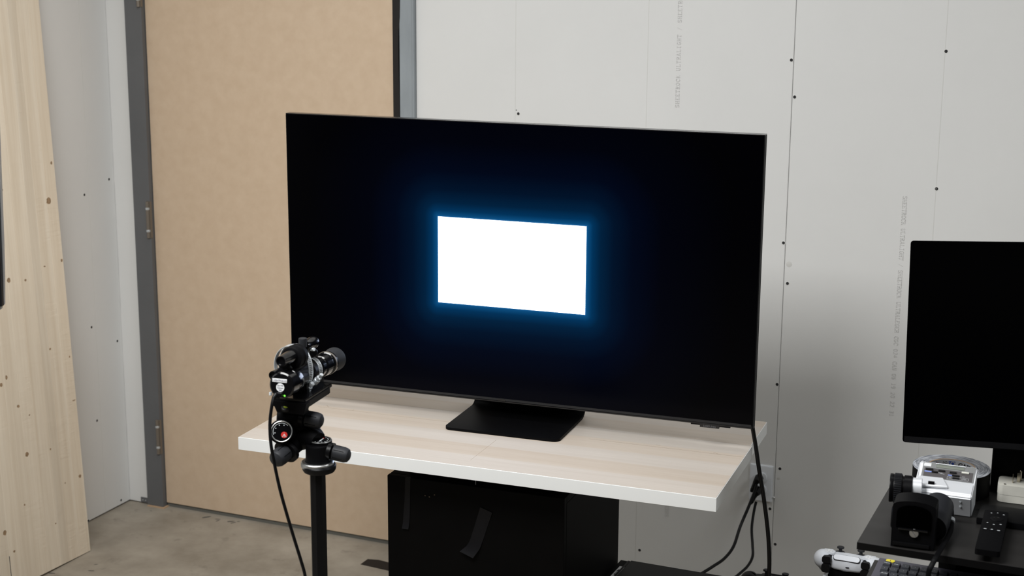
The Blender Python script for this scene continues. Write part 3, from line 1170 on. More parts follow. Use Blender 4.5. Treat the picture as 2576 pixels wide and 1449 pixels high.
# ================================================================== wall outlet and plugged cords
ox, oz = -1.0863, 0.4748
ow, oh = 0.0715, 0.1155
outl = thing('wall_outlet', 'white double wall outlet low on the drywall beside the seam', 'outlet', (ox + ow / 2, 0, oz - oh / 2))
bm = bmesh.new()
prof_ = rrect(ow, oh, 0.003, 3)
prism(bm, [(a, 0, b) for a, b in prof_], (0, -0.004, 0))
prism(bm, [(a * 0.93, -0.004, b * 0.96) for a, b in prof_], (0, -0.0015, 0))
finish('cover_plate', bm, M_OUT, outl)
for zc in (0.0195, -0.0195):
    bm = bmesh.new()
    pp = []
    for k in range(24):
        a = 2 * math.pi * k / 24
        pp.append((0.0172 * math.cos(a), -0.0056, zc + max(-0.0142, min(0.0142, 0.0172 * math.sin(a)))))
    prism(bm, pp, (0, -0.0025, 0))
    finish('receptacle', bm, M_OUT, outl, smooth=False)
bm = bmesh.new()
lathe(bm, (0, -0.0055, 0), (0, -1, 0), [(0, .0032), (.001, .0030), (.0014, .0)], 14)
finish('centre_screw', bm, M_STL, outl, smooth=True)


def plug_cord(label, zc, path, rr):
    base = Vector((ox + ow / 2 - 0.004, 0, oz - oh / 2 + zc))
    t = thing('power_cable', label, 'cable', base, group='cords plugged into the wall outlet')
    bm = bmesh.new()
    # plug body: wedge that turns downwards, with grips
    lathe(bm, (0, -0.0082, 0), (-0.10, -1, -0.25), [(0, .0120), (.003, .0135), (.014, .0125), (.022, .0100), (.027, .0085), (.030, .0)], 10)
    lathe(bm, (-0.004, -0.026, -0.004), (-0.38, -0.25, -1), [(0, .0095), (.01, .0085), (.020, .0066), (.022, .0072), (.024, .006), (.027, .007), (.029, .0058), (.032, .0066), (.036, .0052), (.040, .0045)], 12)
    finish('plug', bm, M_CORD, t, smooth=True)
    bm = bmesh.new()
    tube(bm, [Vector(p) - base for p in path], rr, 12, 8)
    finish('cord_jacket', bm, M_CORD, t, smooth=True)


def cpath(pxs, y_list):
    return [at_y(a, b, y) for (a, b), y in zip(pxs, y_list)]


pa = cpath([(1903, 1219), (1897, 1240), (1881, 1280), (1862, 1325), (1845, 1375), (1822, 1405), (1795, 1424), (1768, 1441)],
           [-0.040, -0.05, -0.075, -0.11, -0.17, -0.23, -0.28, -0.32])
pa += [pa[-1] + (pa[-1] - pa[-2]) * 1.2, Vector((pa[-1].x - 0.07, -0.40, 0.10)), Vector((pa[-1].x - 0.05, -0.45, 0.0055)), Vector((pa[-1].x - 0.25, -0.40, 0.0055))]
plug_cord('black power cord from the upper socket, swinging left behind the dark case', 0.0195, pa, 0.0046)
pb = cpath([(1902, 1262), (1896, 1290), (1891, 1330), (1893, 1370), (1893, 1400), (1880, 1425), (1856, 1447)],
           [-0.040, -0.055, -0.08, -0.11, -0.14, -0.19, -0.25])
pb += [pb[-1] + (pb[-1] - pb[-2]) * 0.8, Vector((pb[-1].x - 0.05, -0.32, 0.12)), Vector((pb[-1].x - 0.03, -0.36, 0.0052)), Vector((pb[-1].x - 0.20, -0.5, 0.0052))]
plug_cord('thinner black power cord from the lower socket, dropping straight then curling left', -0.0195, pb, 0.0042)

# ================================================================== dark case with label, right of the cabinet
ZC = 0.425
ca = at_z(1556, 1404, ZC)
cb = at_z(1594.5, 1406.8, ZC)
cb2 = at_z(1830, 1449, ZC)
case = thing('equipment_case', 'charcoal equipment case with a white label strip, right of the black cabinet', 'case', (ca.x + 0.0080, ca.y - 0.002, 0.0), -0.008)
pm = case.matrix_basis.inverted() if False else (Matrix.Translation(case.location) @ Matrix.Rotation(-0.008, 4, 'Z')).inverted()
xl = (pm @ cb).x
B('case_body', (0.0, -0.20, 0.0), (0.335, 0.0, ZC - 0.006), M_BLKC, case, bev=0.002)
B('lid', (xl - 0.004, -0.20, ZC - 0.006), (0.335, 0.0, ZC + 0.001), M_CASE, case, bev=0.002)
B('side_rail', (xl - 0.0125, -0.20, ZC - 0.006), (xl - 0.0055, -0.001, ZC - 0.001), M_CASE, case, bev=0.0008)
B('left_cover', (0.0, -0.20, ZC - 0.0065), (xl - 0.0135, -0.002, ZC - 0.002), M_BLKC, case, bev=0.001)
lb = B('label_strip', (0.0125, -0.19, ZC - 0.0021), (0.0262, -0.0455, ZC - 0.0012), M_LBL, case)
lettering('Top TV (w', 0.0088, M_TXTK, lb, world_of(case) @ Vector((0.0165, -0.066, ZC - 0.0008)), (0, -1, 0), (1, 0, 0), bold=0.0002)

# ================================================================== riser shelf, desk and what stands there (right)
ZR = 0.928
desk = thing('desk', 'dark brown desk at the lower right, under the riser shelf', 'desk', (-0.494, -1.285, 0.0))
dz_ = 0.745
B('desk_top', (0, -0.80, dz_ - 0.028), (1.35, 0, dz_), M_DKWOOD, desk, bev=0.001)
for lx in (0.04, 1.27):
    for ly in (-0.76, -0.09):
        B('leg', (lx, ly, 0), (lx + 0.045, ly + 0.045, dz_ - 0.028), M_BLKM, desk, bev=0.002)
riser = thing('riser_shelf', 'black-brown riser shelf standing on the dark desk, holding instruments and monitor', 'shelf', (-0.4690, -1.6650, dz_), -0.010)
rh = ZR - dz_
B('shelf_board', (0, 0, rh - 0.0145), (1.05, 0.4155, rh), M_DKWOOD, riser, bev=0.0008)
B('edge_band', (0.0002, -0.0006, rh - 0.0143), (1.0498, 0.0002, rh - 0.0004), M_DKEDGE, riser)
for x0 in (0.110, 0.90):
    B('side_support', (x0, 0.325, 0), (x0 + 0.035, 0.372, rh - 0.0145), M_DKWOOD, riser)
B('rear_panel', (0.145, 0.345, 0.0002), (0.90, 0.357, rh - 0.0145), M_BLKM, riser)

# monitor
mon = thing('monitor', 'wide black computer monitor, switched off, standing on the riser shelf', 'monitor')
MB_ = at_depth(2270, 1112, 3.14)
MT_ = at_depth(2291, 605, 3.16)
my = -0.080
xd = Vector((math.cos(my), math.sin(my), 0))
ud = (MT_ - MB_)
mh = ud.length
ud.normalize()
xd = (xd - ud * xd.dot(ud)).normalized()
nd_ = xd.cross(ud)           # towards the camera? (x cross up = -y)
mm2 = Matrix((xd, -nd_, ud)).transposed().to_4x4()
mm2.translation = MB_
mon.matrix_basis = mm2
mw = 0.716
bm = bmesh.new()
prism(bm, [(mw / 2 + a, 0.0, mh / 2 + b) for a, b in rrect(mw, mh, 0.006, 4)], (0, 0.018, 0))
finish('housing', bm, M_RUB, mon)
bm = bmesh.new()
prism(bm, [(mw / 2 + a, -0.0012, mh / 2 + b) for a, b in rrect(mw - 0.001, mh - 0.001, 0.0055, 4)], (0, 0.0013, 0))
finish('front_glass', bm, M_SCRD, mon)
B('chin', (0.004, -0.0022, 0.001), (mw - 0.004, -0.0006, 0.0125), M_BLKM, mon)
B('rear_bulge', (0.14, 0.018, 0.06), (mw - 0.14, 0.055, mh - 0.08), M_BLK, mon, bev=0.01)
# stand column and foot
sp = at_y(2492, 1200, -1.262)
mi2 = mm2.inverted()
cxl = (mi2 @ at_y(2492, 1180, mm2.translation.y + 0.06)).x
col0 = Vector((sp.x, -1.285, ZR))
bm = bmesh.new()
box(bm, (col0.x, -1.266, ZR + 0.006), (col0.x + 0.16, -1.254, 1.30), 0.004)
o = finish('stand_column', bm, M_BLKM, mon, smooth=True)
o.matrix_local = mi2
bm = bmesh.new()
box(bm, (col0.x - 0.004, -1.268, ZR + 0.0004), (col0.x + 0.30, -1.2535, ZR + 0.0084), 0.002)
o = finish('stand_foot', bm, M_BLKM, mon, smooth=True)
o.matrix_local = mi2

# webcam on the monitor's top edge
wc = at_depth(2576, 634, 3.11)
web = thing('webcam', 'round black webcam clipped on the top edge of the right monitor', 'webcam', wc)
bm = bmesh.new()
lathe(bm, (0, -0.020, 0), (0, 1, 0), [(0, .0), (0.0, .0130), (.003, .0185), (.022, .0185), (.028, .014), (.029, 0)], 32)
finish('camera_body', bm, M_BLKG, web, smooth=True)
bm = bmesh.new()
lathe(bm, (0, -0.0215, 0), (0, 1, 0), [(0, 0), (.0, .0075), (.002, .0085)], 24, closed=False)
finish('lens', bm, M_SCRD, web, smooth=True)
B('clip', (-0.014, 0.0092, -0.034), (0.014, 0.055, -0.0190), M_BLK, web, bev=0.003)

# gaffer tape roll
tc_ = at_z(2394, 1174, ZR + 0.0500)
tr = 0.0775
roll_ = thing('tape_roll', 'thick roll of black tape lying flat behind the silver meter', 'tape', (tc_.x, tc_.y, ZR))
th_ = 0.0500


def annulus(name, r0, r1, z0, z1, m_, parent, n=64):
    bm = bmesh.new()
    rr = []
    for r, z in ((r0, z0), (r1, z0), (r1, z1), (r0, z1)):
        rr.append([bm.verts.new((r * math.cos(2 * math.pi * k / n), r * math.sin(2 * math.pi * k / n), z)) for k in range(n)])
    for a in range(4):
        A, Bq = rr[a], rr[(a + 1) % 4]
        for k in range(n):
            bm.faces.new((A[k], A[(k + 1) % n], Bq[(k + 1) % n], Bq[k]))
    return finish(name, bm, m_, parent, smooth=True)


annulus('tape_winding', 0.0475, tr, 0.0006, th_ - 0.0006, M_BLKM, roll_)
# layered top face
bm = bmesh.new()
n = 96
rings = []
rs = [0.0475 + (tr - 0.0475) * k / 14 for k in range(15)]
for r in rs:
    rings.append([bm.verts.new((r * math.cos(2 * math.pi * k / n), r * math.sin(2 * math.pi * k / n), random.uniform(0.0001, 0.0006))) for k in range(n)])
for A, Bq in zip(rings, rings[1:]):
    for k in range(n):
        bm.faces.new((A[k], A[(k + 1) % n], Bq[(k + 1) % n], Bq[k]))
o = finish('layered_side', bm, M_GAFF, roll_, loc=(0, 0, th_ - 0.0003))
annulus('cardboard_core', 0.0448, 0.0474, 0.0, th_ + 0.0012, M_CARD, roll_)
annulus('core_liner', 0.0444, 0.0449, 0.0004, th_ + 0.0004, M_LINER, roll_)


def core_text(s, size, a0, material, z, bold=0.0003, dr_=0.0):
    """letters bent on the inside of the core; a0 = angle where the word starts, seen from inside"""
    bm = text_bm(s, size, bold, depth=0.0)
    r = 0.0442 - dr_
    for v in bm.verts:
        a = a0 - v.co.x / r
        v.co = Vector((r * math.cos(a), r * math.sin(a), z + v.co.y))
    o = finish('lettering', bm, material, roll_)
    return o


def core_patch(a_start, wd, z0, z1, material, dr_=0.0001):
    bm = bmesh.new()
    r = 0.0443 - dr_
    k_ = 6
    A = []
    for k in range(k_ + 1):
        a = a_start - wd * k / k_ / r
        A.append((bm.verts.new((r * math.cos(a), r * math.sin(a), z0)), bm.verts.new((r * math.cos(a), r * math.sin(a), z1))))
    for k in range(k_):
        bm.faces.new((A[k][0], A[k + 1][0], A[k + 1][1], A[k][1]))
    finish('label_patch', bm, material, roll_)


zz0 = th_ - 0.0130
vang = math.atan2(0.898, -0.382) + 0.10     # far inner side seen from the camera
a1 = vang + 0.02
core_patch(a1 + 0.010, 0.0088, zz0 - 0.001, zz0 + 0.0100, M_TXTK)
core_patch(a1 + 0.010 - 0.0088 / 0.0443, 0.0165, zz0 - 0.001, zz0 + 0.0100, M_BLUE2)
core_text('PRO', 0.0130, a1, M_LBL, zz0 + 0.0006, 0.0004, 0.0003)
core_text('-GAFF', 0.0140, a1 - 0.0262 / 0.0442, M_TXTK, zz0 - 0.001, 0.0005, 0.0001)
# star
for mat_, sgn, dd in ((M_BLUE2, 1, 0.0002), (M_RED, -1, 0.0003)):
    bm = bmesh.new()
    pp = []
    for k in range(10):
        a = math.pi / 2 + k * math.pi / 5
        rr_ = 0.0050 if k % 2 == 0 else 0.0020
        x, z = rr_ * math.cos(a), rr_ * math.sin(a)
        if mat_ is M_RED and x < 0:
            x = 0.0
        aa = a1 + 0.34 - x / 0.044
        pp.append(bm.verts.new(((0.0443 - dd) * math.cos(aa), (0.0443 - dd) * math.sin(aa), zz0 + 0.0065 + z)))
    bm.faces.new(pp)
    finish('star_mark', bm, mat_, roll_)

# silver light meter lying behind its black mount
mo = at_z(2440, 1312, ZR)
met = thing('light_meter', 'silver light meter with black lens and grey control panel on the riser shelf', 'meter', (mo.x, mo.y, ZR), 0.02)
ms_ = (Matrix.Translation(met.location) @ Matrix.Rotation(0.02, 4, 'Z'))
# side profile (y, z): front foot, front shoulder, slope, panel foot, panel top, back
pf = [(0.022, 0.0005), (-0.001, 0.046), (0.004, 0.053), (0.042, 0.0600), (0.050, 0.0600), (0.088, 0.0795), (0.097, 0.0790), (0.097, 0.0005)]
bm = bmesh.new()
prism(bm, [(0.0, y, z) for y, z in pf], (-0.112, 0, 0))
bmesh.ops.bevel(bm, geom=list(bm.edges), offset=0.0022, segments=2, affect='EDGES')
finish('body', bm, M_SILV, met, smooth=True)
# raised wedge on the sloped top, pointing to the panel
bm = bmesh.new()
prism(bm, [(-0.102, 0.006, 0.0545), (-0.106, 0.043, 0.0612), (-0.060, 0.043, 0.0622), (-0.047, 0.012, 0.0560)], (0, 0.0005, 0.0055))
bmesh.ops.bevel(bm, geom=list(bm.edges), offset=0.0015, segments=1, affect='EDGES')
finish('top_ridge', bm, M_SILV, met, smooth=True)
# panel frame on the tilted face
pdir = Vector((0, 0.038, 0.0195)).normalized()
pbase = Vector((-0.104, 0.0505, 0.0605))
pnm = Vector((1, 0, 0)).cross(pdir)


def panel_quad(name, x0, x1, t0, t1, h0, h1, m_, par):
    bm = bmesh.new()
    P_ = [pbase + Vector((x, 0, 0)) + pdir * t + pnm * h0 for x, t in ((x0, t0), (x1, t0), (x1, t1), (x0, t1))]
    prism(bm, P_, pnm * (h1 - h0))
    return finish(name, bm, m_, par)


cpn = panel_quad('panel_frame', 0.0, 0.101, 0.0, 0.0425, -0.001, 0.0012, M_PANELB, met)
panel_quad('control_panel', 0.004, 0.098, 0.0015, 0.0270, 0.0012, 0.0016, M_PANEL, met)
panel_quad('display_window', 0.026, 0.080, 0.0305, 0.0385, 0.0012, 0.0020, M_LCD, met)
panel_quad('display_rim', 0.024, 0.082, 0.0390, 0.0402, 0.0012, 0.0035, M_SILV, met)
panel_quad('white_sticker', 0.0015, 0.0155, 0.0310, 0.0400, 0.0012, 0.0017, M_LBL, met)
for x, t, wd in ((0.014, 0.0225, 0.014), (0.038, 0.0215, 0.013), (0.060, 0.0205, 0.013), (0.025, 0.0165, 0.012), (0.066, 0.0130, 0.014), (0.067, 0.0060, 0.013)):
    panel_quad('slide_switch', x - wd / 2, x + wd / 2, t - 0.0017, t + 0.0017, 0.0016, 0.0040, M_BLK, met)
panel_quad('power_button', 0.076, 0.090, 0.0215, 0.0255, 0.0016, 0.0040, M_CREAM, met)
panel_quad('blue_marking', 0.005, 0.020, 0.0150, 0.0180, 0.0016, 0.0020, M_BLUE, met)
panel_quad('blue_marking', 0.051, 0.0605, 0.0120, 0.0145, 0.0016, 0.0020, M_BLUE, met)
for x0, x1, t0, t1 in ((0.050, 0.091, 0.0028, 0.0032), (0.050, 0.091, 0.0096, 0.0100), (0.0500, 0.0504, 0.0028, 0.0100), (0.0906, 0.091, 0.0028, 0.0100),
                       (0.032, 0.040, 0.0160, 0.0166), (0.036, 0.044, 0.0140, 0.0145), (0.078, 0.084, 0.0130, 0.0136), (0.053, 0.058, 0.0060, 0.0066), (0.077, 0.087, 0.0060, 0.0066)):
    panel_quad('panel_marking', x0, x1, t0, t1, 0.0016, 0.0018, M_TXTW, met)
# lens
lc = at_depth(2290, 1231, 3.03)
lc_l = ms_.inverted() @ lc
ax = Vector((-1, -0.10, 0.0))
bm = bmesh.new()
lathe(bm, lc_l + Vector((0.022, 0, 0.006)), ax, [(0, .017), (.001, .019), (.024, .0185), (.025, .017)], 32)
finish('lens_mount', bm, M_SILV, met, smooth=True)
bm = bmesh.new()
lathe(bm, lc_l, ax, [(-.004, .0250), (-.003, .0270), (.012, .0270), (.0125, .0245), (.0155, .0245), (.016, .0280), (.018, .0284), (.030, .0284), (.032, .0275), (.037, .0286), (.0395, .0278), (.0395, .0235), (.028, .019), (.028, 0)], 48, closed=False)
len_ = finish('lens', bm, M_BLK, met, smooth=True)
bm = bmesh.new()
axn = ax.normalized()
u_, v_ = frame_of(axn)
for k in range(44):
    a = 2 * math.pi * k / 44
    for j in range(6):
        c_ = lc_l + axn * (0.0185 + j * 0.0022) + (u_ * math.cos(a) + v_ * math.sin(a)) * 0.0286
        r_ = bmesh.ops.create_cube(bm, size=0.0018)
        for v in r_['verts']:
            v.co = v.co + c_
o = finish('knurling', bm, M_RUB, len_)
o['kind'] = 'stuff'
bm = bmesh.new()
q_ = ms_.inverted() @ at_y(2342, 1226, mo.y + 0.012)
box(bm, (q_.x - 0.006, 0.012, 0.0560), (q_.x + 0.006, 0.0165, 0.0665))
finish('top_switch', bm, M_BLK, met)
for pz_ in (0.0245, 0.0365):
    bm = bmesh.new()
    lathe(bm, (-0.021, 0.0215 - pz_ * 0.49, pz_), (0, -1, 0), [(0, .0022), (.0010, .0020), (.0012, 0)], 12)
    finish('case_screw', bm, M_STL, met, smooth=True)
# eyepiece barrel: rises from the hood back into the body
e0 = at_depth(2345, 1330, 2.90)
e1 = at_depth(2362, 1268, 2.995)
bm = bmesh.new()
L0 = ms_.inverted() @ e0
L1 = ms_.inverted() @ e1
Lg = (L1 - L0).length
pr_ = [(0, .026)]
kk = 18
for k in range(kk):
    t = Lg * 0.25 + Lg * 0.7 * k / kk
    pr_ += [(t, .0292 if k % 2 else .0286)]
pr_ += [(Lg, .020), (Lg + .004, 0)]
lathe(bm, L0, L1 - L0, pr_, 40)
finish('eyepiece', bm, M_RUB, met, smooth=True)
# wrist loop: ring, woven strap over the shelf edge
rg = at_depth(2391, 1302, 2.985)
strap = thing('wrist_strap', 'black woven wrist strap of the silver meter, hanging over the shelf edge', 'strap', rg)
pts = [at_depth(2390, 1267, 2.992), at_depth(2393, 1285, 2.972), at_depth(2393, 1305, 2.950), at_depth(2391, 1335, 2.91), at_depth(2378, 1362, 2.868), at_depth(2357, 1398, 2.80), at_depth(2345, 1420, 2.79), at_depth(2336, 1440, 2.79), at_depth(2334, 1475, 2.80)]
bm = bmesh.new()
tube(bm, [p - rg for p in pts], 0.0050, 10, 8, flat=0.45)
finish('webbing', bm, M_BLKM, strap, smooth=True)
bm = bmesh.new()
d_ = (pts[2] - pts[1]).normalized()
cyl(bm, Vector((0, 0, 0)) + d_ * 0.001, Vector((0, 0, 0)) + d_ * 0.011, 0.0072, n=20)
o = finish('metal_ferrule', bm, M_STL, strap, smooth=True)
o.location = at_depth(2393, 1306, 2.948) - rg

# black mounting hood with the slotted screw, in front of the meter
hb0 = at_z(2240, 1373, ZR)
hood = thing('mounting_hood', 'black rounded-top hood with a slotted silver screw, in front of the silver meter', 'instrument', (hb0.x, hb0.y, ZR), 0.05)
hw_ = 0.078
hh_ = 0.0920
bm = bmesh.new()
pl = [(0, 0.0005), (hw_, 0.0005)]
for k in range(13):
    a = math.pi * k / 12
    pl.append((hw_ / 2 + hw_ / 2 * math.cos(a) * 1.0, hh_ - 0.011 + 0.011 * math.sin(a)))
prism(bm, [(x, 0.0, z) for x, z in pl], (0, 0.052, 0))
bmesh.ops.bevel(bm, geom=[e for e in bm.edges if len(e.link_faces) == 2 and e.calc_face_angle(0) > 1.2], offset=0.003, segments=2, affect='EDGES')
finish('hood_body', bm, M_BLKM, hood, smooth=True)
bm = bmesh.new()
q = [(0.008, 0.040), (0.070, 0.040), (0.070, 0.070)] + [(hw_ / 2 + 0.031 * math.cos(math.pi * k / 8), 0.070 + 0.014 * math.sin(math.pi * k / 8)) for k in range(9)]
prism(bm, [(x, -0.0030, z) for x, z in q], (0, 0.004, 0))
finish('viewing_port', bm, M_SCRD, hood)
B('sill', (0.012, -0.006, 0.036), (0.066, 0.001, 0.040), M_BLKG, hood, bev=0.001)
B('foot_plate', (0.004, -0.004, 0.004), (0.070, 0.001, 0.011), M_BLK, hood, bev=0.001)
cs = (Matrix.Translation(hood.location) @ Matrix.Rotation(0.05, 4, 'Z')).inverted() @ at_y(2299, 1343, hb0.y - 0.004)
bm = bmesh.new()
lathe(bm, (cs.x, 0.0, cs.z), (0, -1, 0), [(0, .0085), (.0042, .0085), (.0050, .0078), (.0052, 0)], 32)
sc_ = finish('slotted_screw', bm, M_ALU, hood, smooth=True)
bm = bmesh.new()
for v in (bmesh.ops.create_cube(bm, size=1.0)['verts']):
    v.co = Matrix.Rotation(0.9, 3, 'Y') @ Vector((v.co.x * 0.0150, v.co.y * 0.0006, v.co.z * 0.0009)) + Vector((cs.x, -0.0052, cs.z))
finish('slot', bm, M_FRAME, sc_)
bm = bmesh.new()
lathe(bm, (0.004, 0.03, 0.047), (-1, -0.05, 0), [(0, .022), (.006, .022), (.0085, .019), (.009, 0)], 32)
finish('side_knob', bm, M_BLKM, hood, smooth=True)

# beige plug adapter with upright prongs
ad0 = at_z(2506, 1262, ZR)
adp = thing('plug_adapter', 'cream plug adapter lying on its back with metal prongs pointing up', 'adapter', (ad0.x, ad0.y, ZR), 0.04)
bm = bmesh.new()
prism(bm, [(0.060 + a, 0.030 + b, 0.0165) for a, b in rrect(0.120, 0.060, 0.012, 5)], (0, 0, 0.020))
bmesh.ops.bevel(bm, geom=[e for e in bm.edges if e.calc_face_angle(0) > 1.2], offset=0.003, segments=3, affect='EDGES')
finish('upper_shell', bm, M_BEIGE, adp, smooth=True)
bm = bmesh.new()
prism(bm, [(0.060 + a, 0.030 + b, 0.0008) for a, b in rrect(0.119, 0.059, 0.012, 5)], (0, 0, 0.0155))
bmesh.ops.bevel(bm, geom=[e for e in bm.edges if e.calc_face_angle(0) > 1.2], offset=0.002, segments=2, affect='EDGES')
finish('lower_shell', bm, M_BEIGE, adp, smooth=True)
for (px, py0, w_, y_) in ((2547, 1216, 0.0018, 0.020), (2561, 1220, 0.0060, 0.030)):
    q = (Matrix.Translation(adp.location) @ Matrix.Rotation(0.04, 4, 'Z')).inverted() @ at_y(px, 1219, ad0.y + y_)
    B('prong', (q.x - w_ / 2, y_, 0.036), (q.x + w_ / 2, y_ + 0.0065, 0.0560), M_BRASS, adp, bev=0.0004)
q = (Matrix.Translation(adp.location) @ Matrix.Rotation(0.04, 4, 'Z')).inverted() @ at_y(2566, 1219, ad0.y + 0.04)
bm = bmesh.new()
ccyl(bm, (q.x, 0.042, 0.036), (q.x, 0.042, 0.058), 0.0024, 0.001, 14)
finish('prong', bm, M_BRASS, adp, smooth=True)
for x_ in (0.014, 0.106):
    bm = bmesh.new()
    cyl(bm, (x_, 0.008, 0.0362), (x_, 0.008, 0.0368), 0.0028, n=14)
    finish('case_screw', bm, M_BRASS, adp)

# small dark box and remote on the riser
bx = at_z(2455, 1318, ZR)
o = B('small_box', (0, 0, 0), (0.10, 0.085, 0.0135), M_BLK, None, bev=0.002, loc=(bx.x, bx.y, ZR + 0.0003))
tag(o, 'small flat black box on the riser shelf, partly under the remote control', 'box')
r0 = at_z(2478, 1283, ZR + 0.024)
r1 = at_z(2452, 1382, ZR + 0.024)
r2 = at_z(2540, 1287, ZR + 0.024)
rem = thing('remote_control', 'slim black remote control with pale printed buttons on the riser shelf', 'remote control')
rv = (r1 - r0)
ang = math.atan2(-rv.x, rv.y) + math.pi
rem.rotation_euler = (0, 0, ang)
rem.location = (r0.x, r0.y, ZR + 0.0145)
rl = rv.length
rmw = Matrix.Translation(rem.location) @ Matrix.Rotation(ang, 4, 'Z')
rwid = 0.044
bm = bmesh.new()
prism(bm, [(rwid / 2 + a, -rl / 2 + b, 0) for a, b in rrect(rwid, rl, 0.006, 4)], (0, 0, 0.011))
bmesh.ops.bevel(bm, geom=[e for e in bm.edges if e.calc_face_angle(0) > 1.2], offset=0.0015, segments=2, affect='EDGES')
finish('body', bm, M_BLKM, rem, smooth=True)
ri = rmw.inverted()


def remp(px, py):
    return ri @ at_z(px, py, ZR + 0.0145 + 0.011)


for k, (px, py, wd) in enumerate([(2494, 1291, 5), (2510, 1291, 4), (2525, 1296, 6), (2484, 1315, 5), (2500, 1320, 6), (2517, 1320, 7), (2478, 1331, 9), (2495, 1333, 7), (2512, 1336, 9)]):
    L_ = remp(px, py)
    bm = bmesh.new()
    if k < 6:
        lathe(bm, (L_.x, L_.y, 0.0110), (0, 0, 1), [(0, .0030), (.0004, .0028), (.0005, 0)], 12)
        o = finish('button', bm, M_BLK, rem, smooth=True)
    else:
        box(bm, (L_.x - .0045, L_.y - .003, .0108), (L_.x + .0045, L_.y + .003, .0120), .0006)
        o = finish('button', bm, M_BLK, rem, smooth=True)
    bm = bmesh.new()
    box(bm, (L_.x - wd * .00026, L_.y - .0011, .0112), (L_.x + wd * .00026, L_.y + .0011, .01225 if k >= 6 else .0117))
    finish('button_mark', bm, M_TXTW, o)
L_ = remp(2507, 1306)
bm = bmesh.new()
lathe(bm, (L_.x, L_.y, 0.0108), (0, 0, 1), [(0, .0125), (.0012, .0120), (.0012, .0085), (.0006, .008), (.0010, .0078), (.0010, 0)], 32)
finish('ring_pad', bm, M_BLK, rem, smooth=True)
B('bottom_box', (0.10, 0, 0), (0.26, 0.10, 0.05), M_BLKM, None, bev=0.003, loc=(r2.x - 0.04, r2.y - 0.06, ZR + 0.0003))
o = D.objects['bottom_box']
o.name = 'power_box'
tag(o, 'dark box on the riser shelf at the right edge, behind the remote control', 'box')

# ================================================================== keyboard on the desk
k0 = at_z(2213, 1403, dz_ + 0.028)
kb = thing('keyboard', 'slate grey keyboard with one yellow key on the desk under the riser', 'keyboard', (k0.x, k0.y, dz_ + 0.0008), -0.03)
kw, kd = 0.44, 0.165
sl = 0.10                       # slope of the top
bm = bmesh.new()
h0, h1 = 0.027, 0.010
prism(bm, [(0, 0, 0), (0, 0, h0), (0, -kd, h1), (0, -kd, 0)], (kw, 0, 0))
bmesh.ops.bevel(bm, geom=[e for e in bm.edges if e.calc_face_angle(0) > 0.8], offset=0.003, segments=2, affect='EDGES')
finish('case', bm, M_KEYB, kb, smooth=True)
kmw = Matrix.Translation(kb.location) @ Matrix.Rotation(-0.03, 4, 'Z')


def kz(y):
    return h0 + (h1 - h0) * (-y / kd)


def key(x, y, wx, wy, m_, hgt=0.0065, r=0.0):
    bm = bmesh.new()
    zb = kz(y)
    if r:
        pp = [(x + a, y + b) for a, b in rrect(wx, wy, r, 5)]
        prism(bm, [(a, b, kz(b) - 0.0005) for a, b in pp], (0, 0, hgt))
    else:
        ins = 0.0016
        lo = [(x - wx / 2, y - wy / 2), (x + wx / 2, y - wy / 2), (x + wx / 2, y + wy / 2), (x - wx / 2, y + wy / 2)]
        hi = [(x - wx / 2 + ins, y - wy / 2 + ins), (x + wx / 2 - ins, y - wy / 2 + ins), (x + wx / 2 - ins, y + wy / 2 - ins), (x - wx / 2 + ins, y + wy / 2 - ins)]
        A = [bm.verts.new((a, b, kz(b) - .0005)) for a, b in lo]
        Bq = [bm.verts.new((a, b, kz(b) + hgt)) for a, b in hi]
        bm.faces.new(A)
        bm.faces.new(Bq)
        for k in range(4):
            bm.faces.new((A[k], A[(k + 1) % 4], Bq[(k + 1) % 4], Bq[k]))
    return finish('key', bm, m_, kb)


yk = kmw.inverted() @ at_z(2240, 1411, dz_ + 0.028)
o = key(yk.x, yk.y, 0.0185, 0.0105, M_YEL, 0.0022, r=0.0050)
o['label'] = 'yellow pill-shaped key'
lettering('2', 0.004, M_TXTK, o, kmw @ Vector((yk.x, yk.y, kz(yk.y) + 0.0019)), (1, 0, 0), (0, 1, 0.1), center=True)
pitch, rp = 0.0192, 0.0225
y_first = yk.y - 0.0215
x_first = (kmw.inverted() @ at_z(2228, 1425, dz_ + 0.028)).x
for rI in range(5):
    for cI in range(20):
        x = x_first + cI * pitch + (0.004 if rI == 2 else 0)
        if x > kw - 0.015:
            continue
        y = y_first - rI * rp
        if y < -kd + 0.014:
            continue
        o = key(x, y, pitch - 0.0022, rp - 0.0045, M_KEY)
        if cI < 6 and rI < 3:
            p_ = kmw @ Vector((x, y, kz(y) + 0.0068))
            s_ = {(0, 0): 'Menu', (0, 1): 'Aux', (2, 0): 'Audio'}.get((rI, cI), ':')
            lettering(s_, 0.0052, M_TXTW, o, p_, (1, -0.03, 0), (0, 1, 0.1), center=True)

# ================================================================== game controllers on a dock
ZD = 3.90
gc = at_depth(2131, 1419, ZD)


